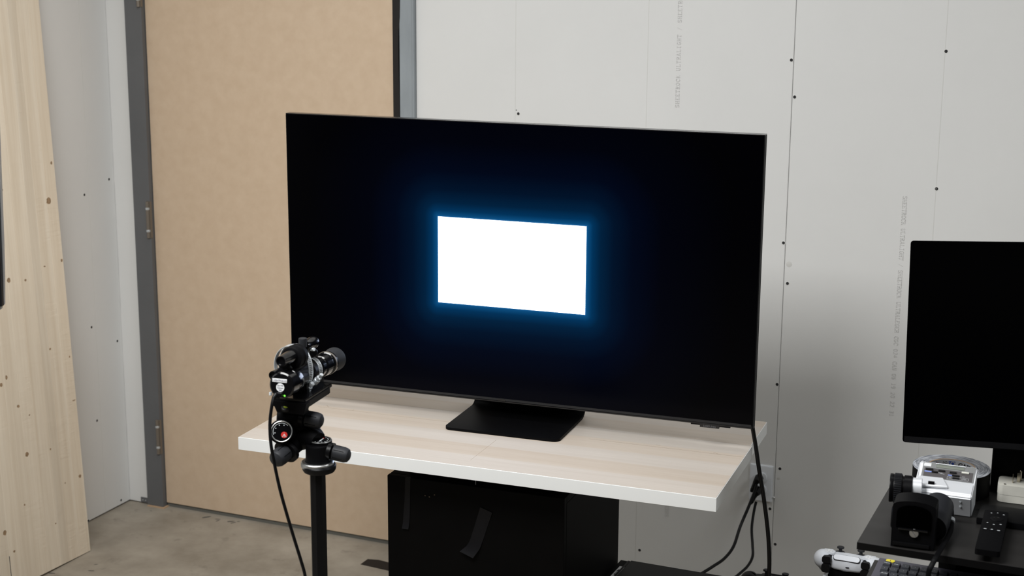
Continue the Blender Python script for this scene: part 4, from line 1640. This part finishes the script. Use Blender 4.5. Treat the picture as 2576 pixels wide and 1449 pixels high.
def controller(name_label, origin, yaw, body_m, scale=1.0, detail=True):
    """u = to the right, v = away from the viewer, w = up (millimetres)"""
    c = thing('game_controller', name_label, 'game controller', origin, yaw, rot=(math.radians(-4), 0, yaw))
    s = 0.001 * scale

    def S(p):
        return Vector((p[0] * s, p[1] * s, p[2] * s))
    bm = bmesh.new()
    # central body lofted across
    st = [(-66, 10, 6, 10), (-62, 17, 11, 10), (-50, 25, 16, 8), (-30, 29, 19, 4), (0, 30, 20, 2), (30, 29, 19, 4), (50, 25, 16, 8), (62, 17, 11, 10), (66, 10, 6, 10)]
    rings = []
    for x, a, b, cy in st:
        r_ = []
        for k in range(24):
            t = 2 * math.pi * k / 24
            ca_, sa_ = math.cos(t), math.sin(t)
            e_ = 0.62
            r_.append(bm.verts.new(S((x, cy + 12 + a * math.copysign(abs(ca_) ** e_, ca_), b * math.copysign(abs(sa_) ** e_, sa_)))))
        rings.append(r_)
    for A, Bq in zip(rings, rings[1:]):
        for k in range(24):
            bm.faces.new((A[k], A[(k + 1) % 24], Bq[(k + 1) % 24], Bq[k]))
    bm.faces.new(rings[0])
    bm.faces.new(rings[-1])
    for sg in (-1, 1):
        ps_ = [S((sg * 44, 4, 4)), S((sg * 60, 6, 2)), S((sg * 66, 26, -4)), S((sg * 70, 55, -20)), S((sg * 72, 85, -42))]
        sp_ = spline(ps_, 6)
        rr_ = []
        u = None
        for i, p in enumerate(sp_):
            tt = i / (len(sp_) - 1)
            rad = (15 + 9.5 * math.sin(min(1, tt * 2.2) * math.pi / 2) - 8 * max(0, tt - 0.55) / 0.45) * s
            t = (sp_[min(i + 1, len(sp_) - 1)] - sp_[max(i - 1, 0)]).normalized()
            u, v = frame_of(t)
            rr_.append([bm.verts.new(p + (u * math.cos(2 * math.pi * k / 20) + v * math.sin(2 * math.pi * k / 20)) * rad) for k in range(20)])
        for A, Bq in zip(rr_, rr_[1:]):
            for k in range(20):
                bm.faces.new((A[k], A[(k + 1) % 20], Bq[(k + 1) % 20], Bq[k]))
        bm.faces.new(rr_[0])
        bm.faces.new(rr_[-1])
    finish('shell', bm, body_m, c, smooth=True)
    # thumbsticks
    for sg in (-1, 1):
        bm = bmesh.new()
        lathe(bm, S((sg * 26, 36, 9)), (0, 0.0, 1), [(0, 15 * s), (4 * s, 14.5 * s), (8 * s, 12.5 * s), (9 * s, 6 * s), (10 * s, 4.5 * s), (17 * s, 4 * s), (18 * s, 8.6 * s), (20 * s, 9.2 * s), (22 * s, 8.6 * s), (22 * s, 6 * s), (21.2 * s, 0)], 28)
        finish('thumbstick', bm, M_RUB, c, smooth=True)
    if not detail:
        return c
    for sg in (-1, 1):
        bm = bmesh.new()
        w_ = [(sg * 49 + a * 1.0, b) for a, b in rrect(22, 17, 5, 4)]
        prism(bm, [S((x, -21, z + 9)) for x, z in w_], S((0, 22, 0)))
        bmesh.ops.bevel(bm, geom=[e for e in bm.edges if e.calc_face_angle(0) > 1.2], offset=3 * s, segments=3, affect='EDGES')
        finish('shoulder_button', bm, M_BLK, c, smooth=True)
        bm = bmesh.new()
        w_ = [(sg * 49 + a, b) for a, b in rrect(21.5, 23, 7, 5)]
        prism(bm, [S((x, -24, z - 12)) for x, z in w_], S((0, 26, 0)))
        bmesh.ops.bevel(bm, geom=[e for e in bm.edges if e.calc_face_angle(0) > 1.2], offset=4 * s, segments=3, affect='EDGES')
        finish('trigger', bm, M_BLK, c, smooth=True)
        # white plate with direction pad / buttons
        bm = bmesh.new()
        pl_ = [(sg * 32, 2), (sg * 40, -4), (sg * 62, 0), (sg * 71, 14), (sg * 66, 34), (sg * 44, 36), (sg * 34, 24)]
        if sg < 0:
            pl_ = pl_[::-1]
        prism(bm, [S((x, y, 17)) for x, y in pl_], S((0, 0, 4.5)))
        bmesh.ops.bevel(bm, geom=list(bm.edges), offset=2.0 * s, segments=3, affect='EDGES')
        finish('top_plate', bm, body_m, c, smooth=True)
        for (x, y) in ((0, 7), (0, -7), (7, 0), (-7, 0)):
            bm = bmesh.new()
            lathe(bm, S((sg * 52 + x, 16 + y, 21)), (0, 0, 1), [(0, 4 * s), (2 * s, 3.6 * s), (2.6 * s, 0)], 14)
            finish('face_button', bm, M_LBL, c, smooth=True)
    # touchpad: long pill on the upper front edge
    bm = bmesh.new()
    tilt_ = Vector((0, 0.66, 0.75))
    base_ = Vector((0, -9.0, 16.6))
    nn_ = Vector((1, 0, 0)).cross(tilt_)
    prism(bm, [S(Vector((a, 0, 0)) + base_ + tilt_ * b + nn_ * 1.0) for a, b in rrect(68, 17, 7, 6)], S(-nn_ * 6))
    finish('touchpad_surround', bm, M_BLK, c)
    bm = bmesh.new()
    prism(bm, [S(Vector((a, 0, 0)) + base_ + tilt_ * b + nn_ * 2.8) for a, b in rrect(65.5, 14.6, 6.5, 6)], S(-nn_ * 6))
    bmesh.ops.bevel(bm, geom=[e for e in bm.edges if e.calc_face_angle(0) > 1.2], offset=1.2 * s, segments=2, affect='EDGES')
    finish('touchpad', bm, body_m, c, smooth=True)
    bm = bmesh.new()
    prism(bm, [S((a + 4, -17.4, b - 4)) for a, b in rrect(9, 2.8, 1.3, 4)], S((0, 2, 0)))
    finish('charging_port', bm, M_TXTK, c)
    return c


gy = -0.02
c1 = controller('white game controller with black triggers sitting upright on a charging dock', gc, gy, M_PAD)
lettering('SONY', 0.0058, M_TXTG, c1, (c1.matrix_basis @ Vector((0.001, -0.0168, -0.0125))), (math.cos(gy), math.sin(gy), 0), (0, 0, 1), center=True)
gc2 = at_depth(1938, 1476, 4.02)
c2 = controller('black game controller of which only a thumbstick and the top edge show', gc2, gy - 0.1, M_BLK, 1.0, False)
# dock under the controllers, side table under the dock
dockz = min(gc.z, gc2.z)
dk = thing('charging_dock', 'black charging dock with white trim under the white game controller', 'dock', (gc.x, gc.y + 0.03, gc.z - 0.155))
B('dock_base', (-0.10, -0.05, 0.0), (0.10, 0.07, 0.02), M_BLK, dk, bev=0.004)
bm = bmesh.new()
pp = [(-0.052, -0.030, 0.02), (0.052, -0.030, 0.02), (0.047, -0.030, 0.122), (0.034, -0.030, 0.1335), (-0.034, -0.030, 0.1335), (-0.047, -0.030, 0.122)]
prism(bm, pp, (0, 0.05, 0))
finish('dock_cradle', bm, M_BLKM, dk)
for sg in (-1, 1):
    bm = bmesh.new()
    tube(bm, [(sg * 0.068, -0.036, 0.02), (sg * 0.065, -0.038, 0.070), (sg * 0.058, -0.040, 0.105), (sg * 0.048, -0.038, 0.128)], 0.0045, 10, 6)
    finish('white_trim', bm, M_PAD, dk, smooth=True)
tz = gc.z - 0.155
st_ = thing('side_table', 'low black side table below the game controllers', 'table', (gc.x - 0.255, gc.y - 0.10, 0))
B('table_top', (0, -0.06, tz - 0.022), (0.48, 0.33, tz - 0.0003), M_BLKM, st_, bev=0.002)
for lx in (0.01, 0.43):
    for ly in (-0.05, 0.28):
        B('leg', (lx, ly, 0), (lx + 0.03, ly + 0.03, tz - 0.022), M_BLKM, st_)
# cradle for the black controller
B('controller_stand', (-0.03, 0.0, tz), (0.03, 0.06, gc2.z - 0.016), M_BLKM, None, loc=(gc2.x, gc2.y + 0.01, 0))
tag(D.objects['controller_stand'], 'small black block stand under the black game controller', 'stand')

# ================================================================== tripod with geared head and aiming instrument (left front)
HZ = 3.0


def H(px, py, dz=0.0):
    return at_depth(px, py, HZ + dz)


PX = 0.000772
base = H(799, 1186)
tri = thing('tripod', 'black camera tripod with geared head in front of the left end of the table', 'tripod', (base.x, base.y, 0))
O_ = Vector(tri.location)


def part(name, material, fn, parent=tri, smooth=True):
    bm = bmesh.new()
    fn(bm)
    bmesh.ops.translate(bm, verts=bm.verts, vec=-O_)
    o = finish(name, bm, material, None, smooth=smooth)
    o.parent = parent
    if parent is not tri:
        o.matrix_local = world_of(parent).inverted() @ Matrix.Translation(O_)
    return o


part('centre_column', M_BLK, lambda b: cyl(b, (base.x, base.y, 0.45), base + Vector((0, 0, 0.002)), 0.0158, n=8, a0=0.25), smooth=False)
part('column_collar', M_BLKM, lambda b: lathe(b, (base.x, base.y, 0.66), (0, 0, 1), [(0, .030), (.005, .036), (.07, .036), (.09, .028), (.10, .022)], 32))
for k in range(3):
    a = math.radians(100 + 120 * k)
    d_ = Vector((math.cos(a), math.sin(a), 0))
    top_ = Vector((base.x, base.y, 0.70)) + d_ * 0.035
    foot = Vector((base.x, base.y, 0.012)) + d_ * 0.42
    mid = top_.lerp(foot, 0.52)

    def leg(b, top_=top_, mid=mid, foot=foot):
        cyl(b, top_, mid, 0.0145, n=16)
        ccyl(b, mid - (mid - top_).normalized() * 0.03, mid + (mid - top_).normalized() * 0.02, 0.019, .002, 16)
        cyl(b, mid, foot, 0.0115, n=16)
    lg = part('leg', M_BLK, leg)
    part('rubber_foot', M_RUB, lambda b, foot=foot: lathe(b, foot + Vector((0, 0, -0.0118)), (0, 0, 1), [(0, .012), (.004, .016), (.02, .014), (.03, .011)], 16), lg)
up = Vector((0, 0, 1))
rt = Vector((RIGHT.x, RIGHT.y, 0)).normalized()
fw = Vector((-rt.y, rt.x, 0))
part('mount_plate', M_BLK, lambda b: lathe(b, H(803, 1184), up, [(-.001, .020), (0, .0300), (.004, .0325), (.011, .0335), (.013, .0325), (.0145, .030)], 44))


def knurl(b):
    lathe(b, H(799, 1172), up, [(-.0015, .0300), (0, .0318), (.0085, .0318), (.010, .0300)], 60)
    for k in range(60):
        a = 2 * math.pi * k / 60
        c_ = H(799, 1172) + Vector((math.cos(a), math.sin(a), 0)) * 0.0318 + up * 0.004
        r_ = bmesh.ops.create_cube(b, size=1.0)
        for v in r_['verts']:
            v.co = Matrix.Rotation(a, 3, 'Z') @ Vector((v.co.x * .0009, v.co.y * .0016, v.co.z * .0075)) + c_


part('silver_ring', M_ALU, knurl)
part('pan_housing', M_BLKM, lambda b: lathe(b, H(801, 1163), up, [(0, .0285), (.004, .0255), (.010, .0245), (.034, .0240), (.037, .0225), (.038, 0)], 40))
# dial on top of the pan housing
dc = H(806, 1107)
pd_ = part('pan_dial', M_BLKM, lambda b: lathe(b, dc, up, [(-.012, .0225), (-.0005, .0225), (.0005, .0215), (.0005, 0)], 44))
part('dial_rim', M_ALU, lambda b: lathe(b, dc, up, [(0, .0222), (.0016, .0216), (.0016, .0196), (.0006, .0190)], 44, closed=False), pd_)
part('dial_pointer', M_TXTW, lambda b: prism(b, [dc + rt * x + fw * y + up * .0009 for x, y in ((-.002, -.011), (.001, -.0115), (.006, .006), (.0035, .007))], (0, 0, .0003)), pd_, False)
part('dial_mark', M_RED, lambda b: prism(b, [dc + rt * x + fw * y + up * .0012 for x, y in ((.0038, .007), (.006, .006), (.007, .010), (.005, .0105))], (0, 0, .0003)), pd_, False)


def ticks(b, c, e1, e2, nn, r, n_, a0, a1, sz):
    for k in range(n_):
        a = a0 + (a1 - a0) * k / (n_ - 1)
        q = c + (e1 * math.cos(a) + e2 * math.sin(a)) * r
        r_ = bmesh.ops.create_cube(b, size=1.0)
        for v in r_['verts']:
            v.co = q + e1 * v.co.x * sz + e2 * v.co.y * sz + nn * v.co.z * .0004


part('dial_numbers', M_TXTW, lambda b: ticks(b, dc + up * .0008, rt, fw, up, .0155, 9, -2.6, 0.9, .0018), pd_, False)
# pan knob to the right: collar, flange, knob
k0_, k1_ = H(823, 1134, 0.0), H(879, 1147, -0.02)


def knob(name, a, b_, rk, collar=True, parent=tri, slot=True):
    d = (b_ - a)
    L = d.length
    d = d.normalized()
    o = part(name, M_RUB, lambda b: lathe(b, b_ - d * 0.036, d, [(0, rk * .86), (.001, rk * .96), (.018, rk), (.026, rk * .98), (.031, rk * .85), (.0345, rk * .5), (.0355, 0)], 36))
    u, v = frame_of(d)

    def grooves(b):
        for k in range(6):
            t = 2 * math.pi * k / 6 + 0.35
            q = (u * math.cos(t) + v * math.sin(t)) * rk * 0.985
            cyl(b, b_ - d * 0.033 + q, b_ - d * 0.012 + q, 0.0007, n=6)
    part('knob_groove', M_BLKM, grooves, o)
    if collar:
        def wings(b):
            pp = []
            for k in range(36):
                t = 2 * math.pi * k / 36
                r_ = rk * (1.34 + 0.16 * math.cos(2 * t + 0.6))
                pp.append(a + d * (L - 0.0450) + (u * math.cos(t) + v * math.sin(t)) * r_)
            prism(b, pp, d * 0.0080)
            lathe(b, a + d * (L - 0.058), d, [(0, rk * .9), (.006, rk * 1.0), (.008, rk * .8), (.022, rk * .8)], 32)
        part('release_lever', M_BLK, wings, o)
    part('gear_shaft', M_BLKM, lambda b: lathe(b, a, d, [(0, rk * 1.02), (L - .054, rk * 1.0), (L - .052, rk * .9)], 32), o)
    return o


knob('pan_knob', H(815, 1132), H(882, 1148, -0.01), 0.0150)
knob('tilt_knob', H(742, 1047), H(814, 1061, -0.01), 0.0158)
knob('side_knob', H(752, 1110, 0.02), H(690, 1160, -0.045), 0.0175)
# main geared block
part('head_body', M_BLKM, lambda b: lathe(b, H(716, 1083, 0.02), (H(705, 1087, -0.035) - H(716, 1083, 0.02)), [(0, .020), (.004, .0236), (.046, .0236), (.050, .0225), (.0505, 0)], 44))
part('tilt_housing', M_BLKM, lambda b: ccyl(b, H(699, 1050, 0.000), H(758, 1052, 0.0), 0.0200, .003, 36))
part('link_arm', M_BLKM, lambda b: tube(b, [H(726, 1092, .02), H(752, 1104, .02), H(778, 1100, .01), H(798, 1112, 0)], (0.024, 0.020), 24, 6))
part('upper_neck', M_BLKM, lambda b: tube(b, [H(752, 1066, .02), H(772, 1080, .02), H(790, 1094, .015), H(800, 1106, .01)], (0.021, 0.016), 20, 6))
# big dial facing the camera
fc = H(708.5, 1085.5, -0.036)
fd = (H(707, 1086, -0.06) - fc).normalized()
e1 = up.cross(-fd).normalized() * -1
e1 = fd.cross(up).normalized() * -1
e2 = (up - fd * up.dot(fd)).normalized()
fdl = part('front_dial', M_BLKG, lambda b: lathe(b, fc, fd, [(-.004, .0200), (0, .0200), (.0008, .0192), (.0008, 0)], 48))
part('dial_rim', M_ALU, lambda b: lathe(b, fc, fd, [(-.004, .0208), (.0012, .0206), (.0016, .0196), (.0012, .0186), (.0004, .0183)], 48, closed=False), fdl)
part('dial_numbers', M_TXTW, lambda b: ticks(b, fc + fd * .0011, e1, e2, fd, .0128, 4, math.radians(190), math.radians(68), .0016), fdl, False)


def arc(b):
    for k in range(20):
        a = math.radians(200 - 150 * k / 19)
        a2 = math.radians(200 - 150 * (k + 1) / 19)
        P_ = [fc + fd * .0010 + (e1 * math.cos(t) + e2 * math.sin(t)) * r for t, r in ((a, .0158), (a2, .0158), (a2, .0165), (a, .0165))]
        prism(b, P_, fd * .0002)


part('dial_scale', M_TXTW, arc, fdl, False)
rc_ = fc + (H(715, 1094, 0) - H(708.5, 1085.5, 0)) + fd * .0009
rd = part('red_emblem', M_RED, lambda b: lathe(b, rc_, fd, [(0, .0062), (.0003, .0060), (.0003, 0)], 28), fdl)


def emblem(b):
    for x0, y0, x1, y1 in ((0, .0018, 0, -.0042), (0, .0018, -.0038, -.0042), (0, .0018, .0038, -.0042), (0, .0035, 0, .0045)):
        A = rc_ + e1 * x0 + e2 * y0 + fd * .0006
        Bq = rc_ + e1 * x1 + e2 * y1 + fd * .0006
        d = (Bq - A).normalized()
        n_ = d.cross(fd) * .0004
        prism(b, [A + n_, Bq + n_, Bq - n_, A - n_], fd * .0002)


part('emblem_mark', M_LBL, emblem, rd, False)
# quick release platform: box in room direction
yd = Vector((-0.10, 1, 0)).normalized()
xd_ = Vector((yd.y, -yd.x, 0))


def obox(b, c, sx, sy, sz, bev=0.0):
    """box with its front-left-bottom corner at c; sx across, sy away, sz up"""
    r_ = bmesh.ops.create_cube(b, size=1.0)
    for v in r_['verts']:
        q = v.co + Vector((.5, .5, .5))
        v.co = c + xd_ * q.x * sx + yd * q.y * sy + up * q.z * sz
    if bev:
        bmesh.ops.bevel(b, geom=list({e for v in r_['verts'] for e in v.link_edges}), offset=bev, segments=2, affect='EDGES')


part('platform', M_BLK, lambda b: obox(b, H(685, 1022, -0.04), 0.0700, 0.115, 0.014, .0015))
part('quick_release_plate', M_BLKG, lambda b: obox(b, H(689, 1009, -0.04), 0.0660, 0.125, 0.0085, .0012))


def apron(b):
    c_ = H(684, 1008, -0.046)
    d_ = [c_, c_ + xd_ * .072, c_ + xd_ * .066 - up * .022, c_ + xd_ * .010 - up * .022]
    prism(b, d_, yd * 0.018)


part('platform_apron', M_BLKM, apron, smooth=False)
lv = H(720, 1023, -0.048)
lvl = part('level_housing', M_BLK, lambda b: lathe(b, lv - up * .004, (Vector((0, 0, 1)) - fw * .55), [(0, .0095), (.005, .0095), (.006, .008), (.006, 0)], 28))
part('level_vial', M_BUB, lambda b: lathe(b, lv - up * .004, (Vector((0, 0, 1)) - fw * .55), [(.0055, .0052), (.0068, .0045), (.0070, 0)], 20), lvl)
part('lock_screw', M_STL, lambda b: ccyl(b, H(681, 995, -.02), H(681, 986, -.02), .0032, .0006, 14))
part('lock_screw', M_STL, lambda b: ccyl(b, H(813, 990, .06), H(817, 992, .055), .0018, .0004, 12))

# ---- the aiming instrument on the head
i0 = H(709, 970, -0.10)
inst = thing('aiming_instrument', 'cluster of black scopes bound with steel hose clamps on the tripod head', 'instrument', i0)
I_ = Vector(inst.location)


def ip(name, material, fn, parent=inst, smooth=True):
    bm = bmesh.new()
    fn(bm)
    bmesh.ops.translate(bm, verts=bm.verts, vec=-I_)
    o = finish(name, bm, material, None, smooth=smooth)
    o.parent = parent
    if parent is not inst:
        o.matrix_local = world_of(parent).inverted() @ Matrix.Translation(I_)
    return o


tip = H(838, 905, 0.14)
axd = (tip - i0).normalized()
# camera barrel with end cap
cap = ip('end_cap', M_BLKG, lambda b: lathe(b, i0, axd, [(-.001, 0), (-.001, .0225), (.001, .0252), (.026, .0254), (.027, .0238), (.030, .0238), (.031, .0248), (.050, .0240), (.056, .0200)], 44, closed=False))
ip('sensor_barrel', M_BLK, lambda b: lathe(b, i0 + axd * .058, axd, [(0, .0185), (.03, .0185), (.032, .0165), (.060, .0165), (.062, .020), (.075, .020), (.077, .017), (.11, .017)], 40))
ob = ip('objective', M_BLKG, lambda b: lathe(b, i0 + axd * .160, axd, [(0, .0160), (.001, .0198), (.018, .0198), (.020, .0220), (.040, .0225), (.041, .0212), (.050, .0212), (.052, .0235), (.064, .0235), (.066, .0185), (.068, .0180)], 44))
ip('brass_ring', M_HINGE, lambda b: lathe(b, i0 + axd * .2125, axd, [(0, .0237), (.003, .0241), (.006, .0237)], 44, closed=False), ob)
ip('rubber_hood', M_RUB, lambda b: lathe(b, i0 + axd * .224, axd, [(0, .0175), (.002, .0190), (.016, .0222), (.034, .0240), (.0385, .0238), (.040, .0225), (.0385, .0215), (.020, .0190), (.020, 0)], 44, closed=False))
# writing on the cap
cf = -axd
c_e1 = cf.cross(up).normalized() * -1
c_e2 = (up - cf * up.dot(cf)).normalized()
lab0 = i0 + cf * .0014


def capq(px, py):
    """point of the cap face plane under a photo point"""
    r_ = _ray(px, py)
    t_ = (lab0 - CAM).dot(cf) / r_.dot(cf)
    return CAM + r_ * t_


def quad_lbl(b):
    P_ = [capq(685.5, 951), capq(722, 954), capq(721.5, 963.5), capq(685.5, 960)]
    prism(b, P_, cf * .0004)


ll = ip('white_label', M_LBL, quad_lbl, cap, False)
lettering('LIGHTNING', 0.0052, M_TXTG, ll, capq(703.8, 957.3) + cf * .0008, capq(722, 959) - capq(686, 955.5), c_e2, center=True)
sc0 = capq(705, 975)
rs_ = ip('round_sticker', M_LBL, lambda b: lathe(b, sc0, cf, [(0, .0083), (.0003, .0082), (.0003, 0)], 30), cap)
for k, s_ in enumerate(('Ca-100', 'Colour', 'OK')):
    lettering(s_, 0.0042, M_TXTG, rs_, capq(705, 969 + 6.0 * k) + cf * .0007, c_e1, c_e2, center=True)
ip('status_led', M_LED, lambda b: lathe(b, capq(716, 996) + cf * .0, cf, [(0, .0020), (.0008, .0016), (.0010, 0)], 16), cap)
ip('usb_plug', M_BLK, lambda b: obox(b, H(688, 998, -.105) , 0.016, 0.012, 0.007, .001))
# upper scope block
ip('scope_block', M_BLKM, lambda b: lathe(b, H(731, 902, -.060), axd, [(0, .0160), (.003, .0215), (.012, .0228), (.014, .0212), (.020, .0212), (.022, .0228), (.034, .0225), (.038, .0160)], 40))
s1 = H(706, 909, -.105)
ax1 = (H(742, 893, -.045) - s1).normalized()
ip('upper_scope', M_BLKG, lambda b: lathe(b, s1, ax1, [(.004, 0), (.004, .0070), (0, .0080), (0, .0096), (.002, .0100), (.018, .0112), (.034, .0130), (.070, .0140)], 36, closed=False))
s2_ = H(686, 945, -.062)
ax2 = (H(722, 930, -.012) - s2_).normalized()
ip('lower_scope', M_BLKG, lambda b: lathe(b, s2_, ax2, [(.004, 0), (.004, .0062), (0, .0072), (0, .0086), (.002, .0090), (.030, .0095), (.070, .0100)], 32, closed=False))
ip('scope_bridge', M_BLK, lambda b: tube(b, [H(720, 930, -.045), H(740, 912, -.03), H(756, 900, 0.0)], .0190, 20, 6))
ip('scope_bridge', M_BLK, lambda b: tube(b, [H(742, 940, -.02), H(758, 933, 0.005), H(770, 928, 0.02)], .0190, 20, 6))
ip('elevation_knob', M_RUB, lambda b: lathe(b, H(762, 872, -.01), up, [(0, .0075), (.003, .0080), (.0155, .0082), (.017, .0075), (.0172, 0)], 24))
ip('finder_scope', M_BLKG, lambda b: lathe(b, H(766, 871, 0.0), axd, [(0, .0090), (.002, .0105), (.020, .0100), (.024, .0120), (.044, .0120), (.048, .0105), (.049, 0)], 30))
ip('side_turret', M_BLK, lambda b: lathe(b, H(784, 886, .02), (H(796, 888, .0) - H(784, 886, .02)), [(0, .0085), (.010, .0085), (.012, .007), (.012, 0)], 24))
ip('turret_screw', M_STL, lambda b: ccyl(b, H(783, 880, .01), H(790, 879, .0), .0034, .0006, 16))
ip('mount_saddle', M_BLK, lambda b: obox(b, H(735, 1000, -.01), 0.030, 0.085, 0.030, .003))


def band(c, d, r, wd, tk, squash=1.0, n_=56, tiltv=None):
    def f(b):
        u, v = frame_of(d)
        rr_ = []
        for k in range(n_):
            a = 2 * math.pi * k / n_
            rad = (u * math.cos(a) * squash + v * math.sin(a))
            q = c + rad * r
            rr_.append([b.verts.new(q - d * wd / 2), b.verts.new(q + d * wd / 2), b.verts.new(q + d * wd / 2 + rad.normalized() * tk), b.verts.new(q - d * wd / 2 + rad.normalized() * tk)])
        for k in range(n_):
            A, Bq = rr_[k], rr_[(k + 1) % n_]
            for j in range(4):
                b.faces.new((A[j], A[(j + 1) % 4], Bq[(j + 1) % 4], Bq[j]))
    return f


def slots(c, d, r, squash, a0, a1, n_):
    def f(b):
        u, v = frame_of(d)
        for k in range(n_):
            a = a0 + (a1 - a0) * k / n_
            rad = (u * math.cos(a) * squash + v * math.sin(a))
            t = (-u * math.sin(a) * squash + v * math.cos(a)).normalized()
            q = c + rad * r
            r_ = bmesh.ops.create_cube(b, size=1.0)
            for vv in r_['verts']:
                vv.co = q + t * vv.co.x * .0010 + d * vv.co.y * .0058 + rad.normalized() * vv.co.z * .0005
    return f


bd_d = (axd + rt * 0.62).normalized()
bc1 = H(744, 926, 0.015)
cl1 = ip('hose_clamp', M_STL, band(bc1, bd_d, .0470, .0110, .0010, 0.97))
ip('clamp_slots', M_TXTK, slots(bc1, bd_d, .0482, .97, 0.0, 2 * math.pi, 84), cl1, False)
bd2 = (bd_d + up * 0.07 - rt * 0.25).normalized()
ip('hose_clamp', M_STL, band(H(738, 927, .008), bd2, .0455, .0100, .0010, 0.95))
bc3 = H(788, 930, 0.045)
cl3 = ip('hose_clamp', M_STL, band(bc3, bd_d, .0228, .0090, .0009, 1.0))
ip('clamp_slots', M_TXTK, slots(bc3, bd_d, .0239, 1.0, 0.0, 2 * math.pi, 50), cl3, False)
for (a, b_, r_) in (((776, 976), (787, 964), .0050), ((800, 953), (808, 944), .0042)):
    A_, B2 = H(a[0], a[1], -.005), H(b_[0], b_[1], -.012)
    dd = (B2 - A_).normalized()
    sc_o = ip('clamp_screw', M_STL, lambda b, A_=A_, dd=dd, r_=r_: lathe(b, A_, dd, [(0, r_ * 1.25), (.005, r_ * 1.25), (.006, r_ * .7), (.008, r_ * .7), (.009, r_), (.0145, r_), (.0155, r_ * .8), (.0155, 0)], 6))
    ip('worm_housing', M_STL, lambda b, A_=A_, dd=dd, r_=r_: ccyl(b, A_ - dd * .014, A_ - dd * .001, r_ * 1.5, .001, 16), sc_o)

# cable from the instrument
cbp = [H(694, 993, -.11), H(688, 1001, -.115), H(684, 1020, -.12), H(680, 1050, -.12), H(679, 1080, -.12), H(682, 1120, -.12), H(690, 1165, -.11), H(704, 1230, -.10),
       H(722, 1295, -.09), H(740, 1355, -.08), H(757, 1410, -.07), H(768, 1452, -.06), H(775, 1520, -.05)]
e = cbp[-1]
cbp += [Vector((e.x + .02, e.y, 0.45)), Vector((e.x + .04, e.y - .02, 0.12)), Vector((e.x + .05, e.y - .05, 0.0046)), Vector((e.x + .20, e.y - .25, 0.0046))]
cab_ = thing('instrument_cable', 'thin black cable hanging from the scope cluster down past the tripod', 'cable', cbp[0])
bm = bmesh.new()
tube(bm, [p - cbp[0] for p in cbp], 0.0031, 10, 8)
finish('cable_jacket', bm, M_BLK, cab_, smooth=True)
bm = bmesh.new()
cyl(bm, (0, 0, 0), (cbp[1] - cbp[0]), 0.0048, 0.0036, n=14)
finish('strain_relief', bm, M_BLK, cab_, smooth=True)

# ================================================================== display at the left edge of the photo
dm = at_depth(5, 771, 3.05)
dt = at_depth(-3, 545, 3.05)
scr = thing('wall_display', 'black panel with a silver side edge, cut off by the left edge of the photo', 'screen', dm)
ddir = Vector((dt.x - dm.x, dt.y - dm.y, dt.z - dm.z)).normalized()
back = -rt
bm = bmesh.new()
P_ = [Vector((0, 0, 0)), ddir * 0.62, ddir * 0.62 + back * 0.5, back * 0.5 - up * 0.006]
prism(bm, P_, fw * 0.012)
finish('panel', bm, M_BLK, scr)
bm = bmesh.new()
P_ = [rt * -0.0005 - up * 0.0, rt * 0.0012 + ddir * 0.05, rt * 0.0022 + ddir * 0.12, rt * 0.001 + ddir * 0.62, rt * -0.004 + ddir * 0.62, rt * -0.004]
prism(bm, [p + fw * 0.0121 for p in P_], fw * 0.010)
finish('side_edge', bm, M_ALU, scr)
bm = bmesh.new()
P_ = [Vector((0, 0, 0)) - rt * .002, -up * .006 - rt * .003, -up * .009 - rt * .010, -rt * 0.5 - up * .009, -rt * 0.5]
prism(bm, [p + fw * 0.002 for p in P_], fw * 0.010)
finish('lower_lip', bm, M_ALU, scr)
bm = bmesh.new()
box(bm, (-0.02, -0.01, -dm.z + 0.02), (0.02, 0.03, 0.2))
o = finish('floor_stand', bm, M_BLKM, scr, loc=back * 0.25 + fw * 0.035)
bm = bmesh.new()
box(bm, (-0.15, -0.12, -dm.z + 0.0005), (0.15, 0.12, -dm.z + 0.02), 0.003)
finish('stand_foot', bm, M_BLKM, scr, loc=back * 0.25 + fw * 0.035)
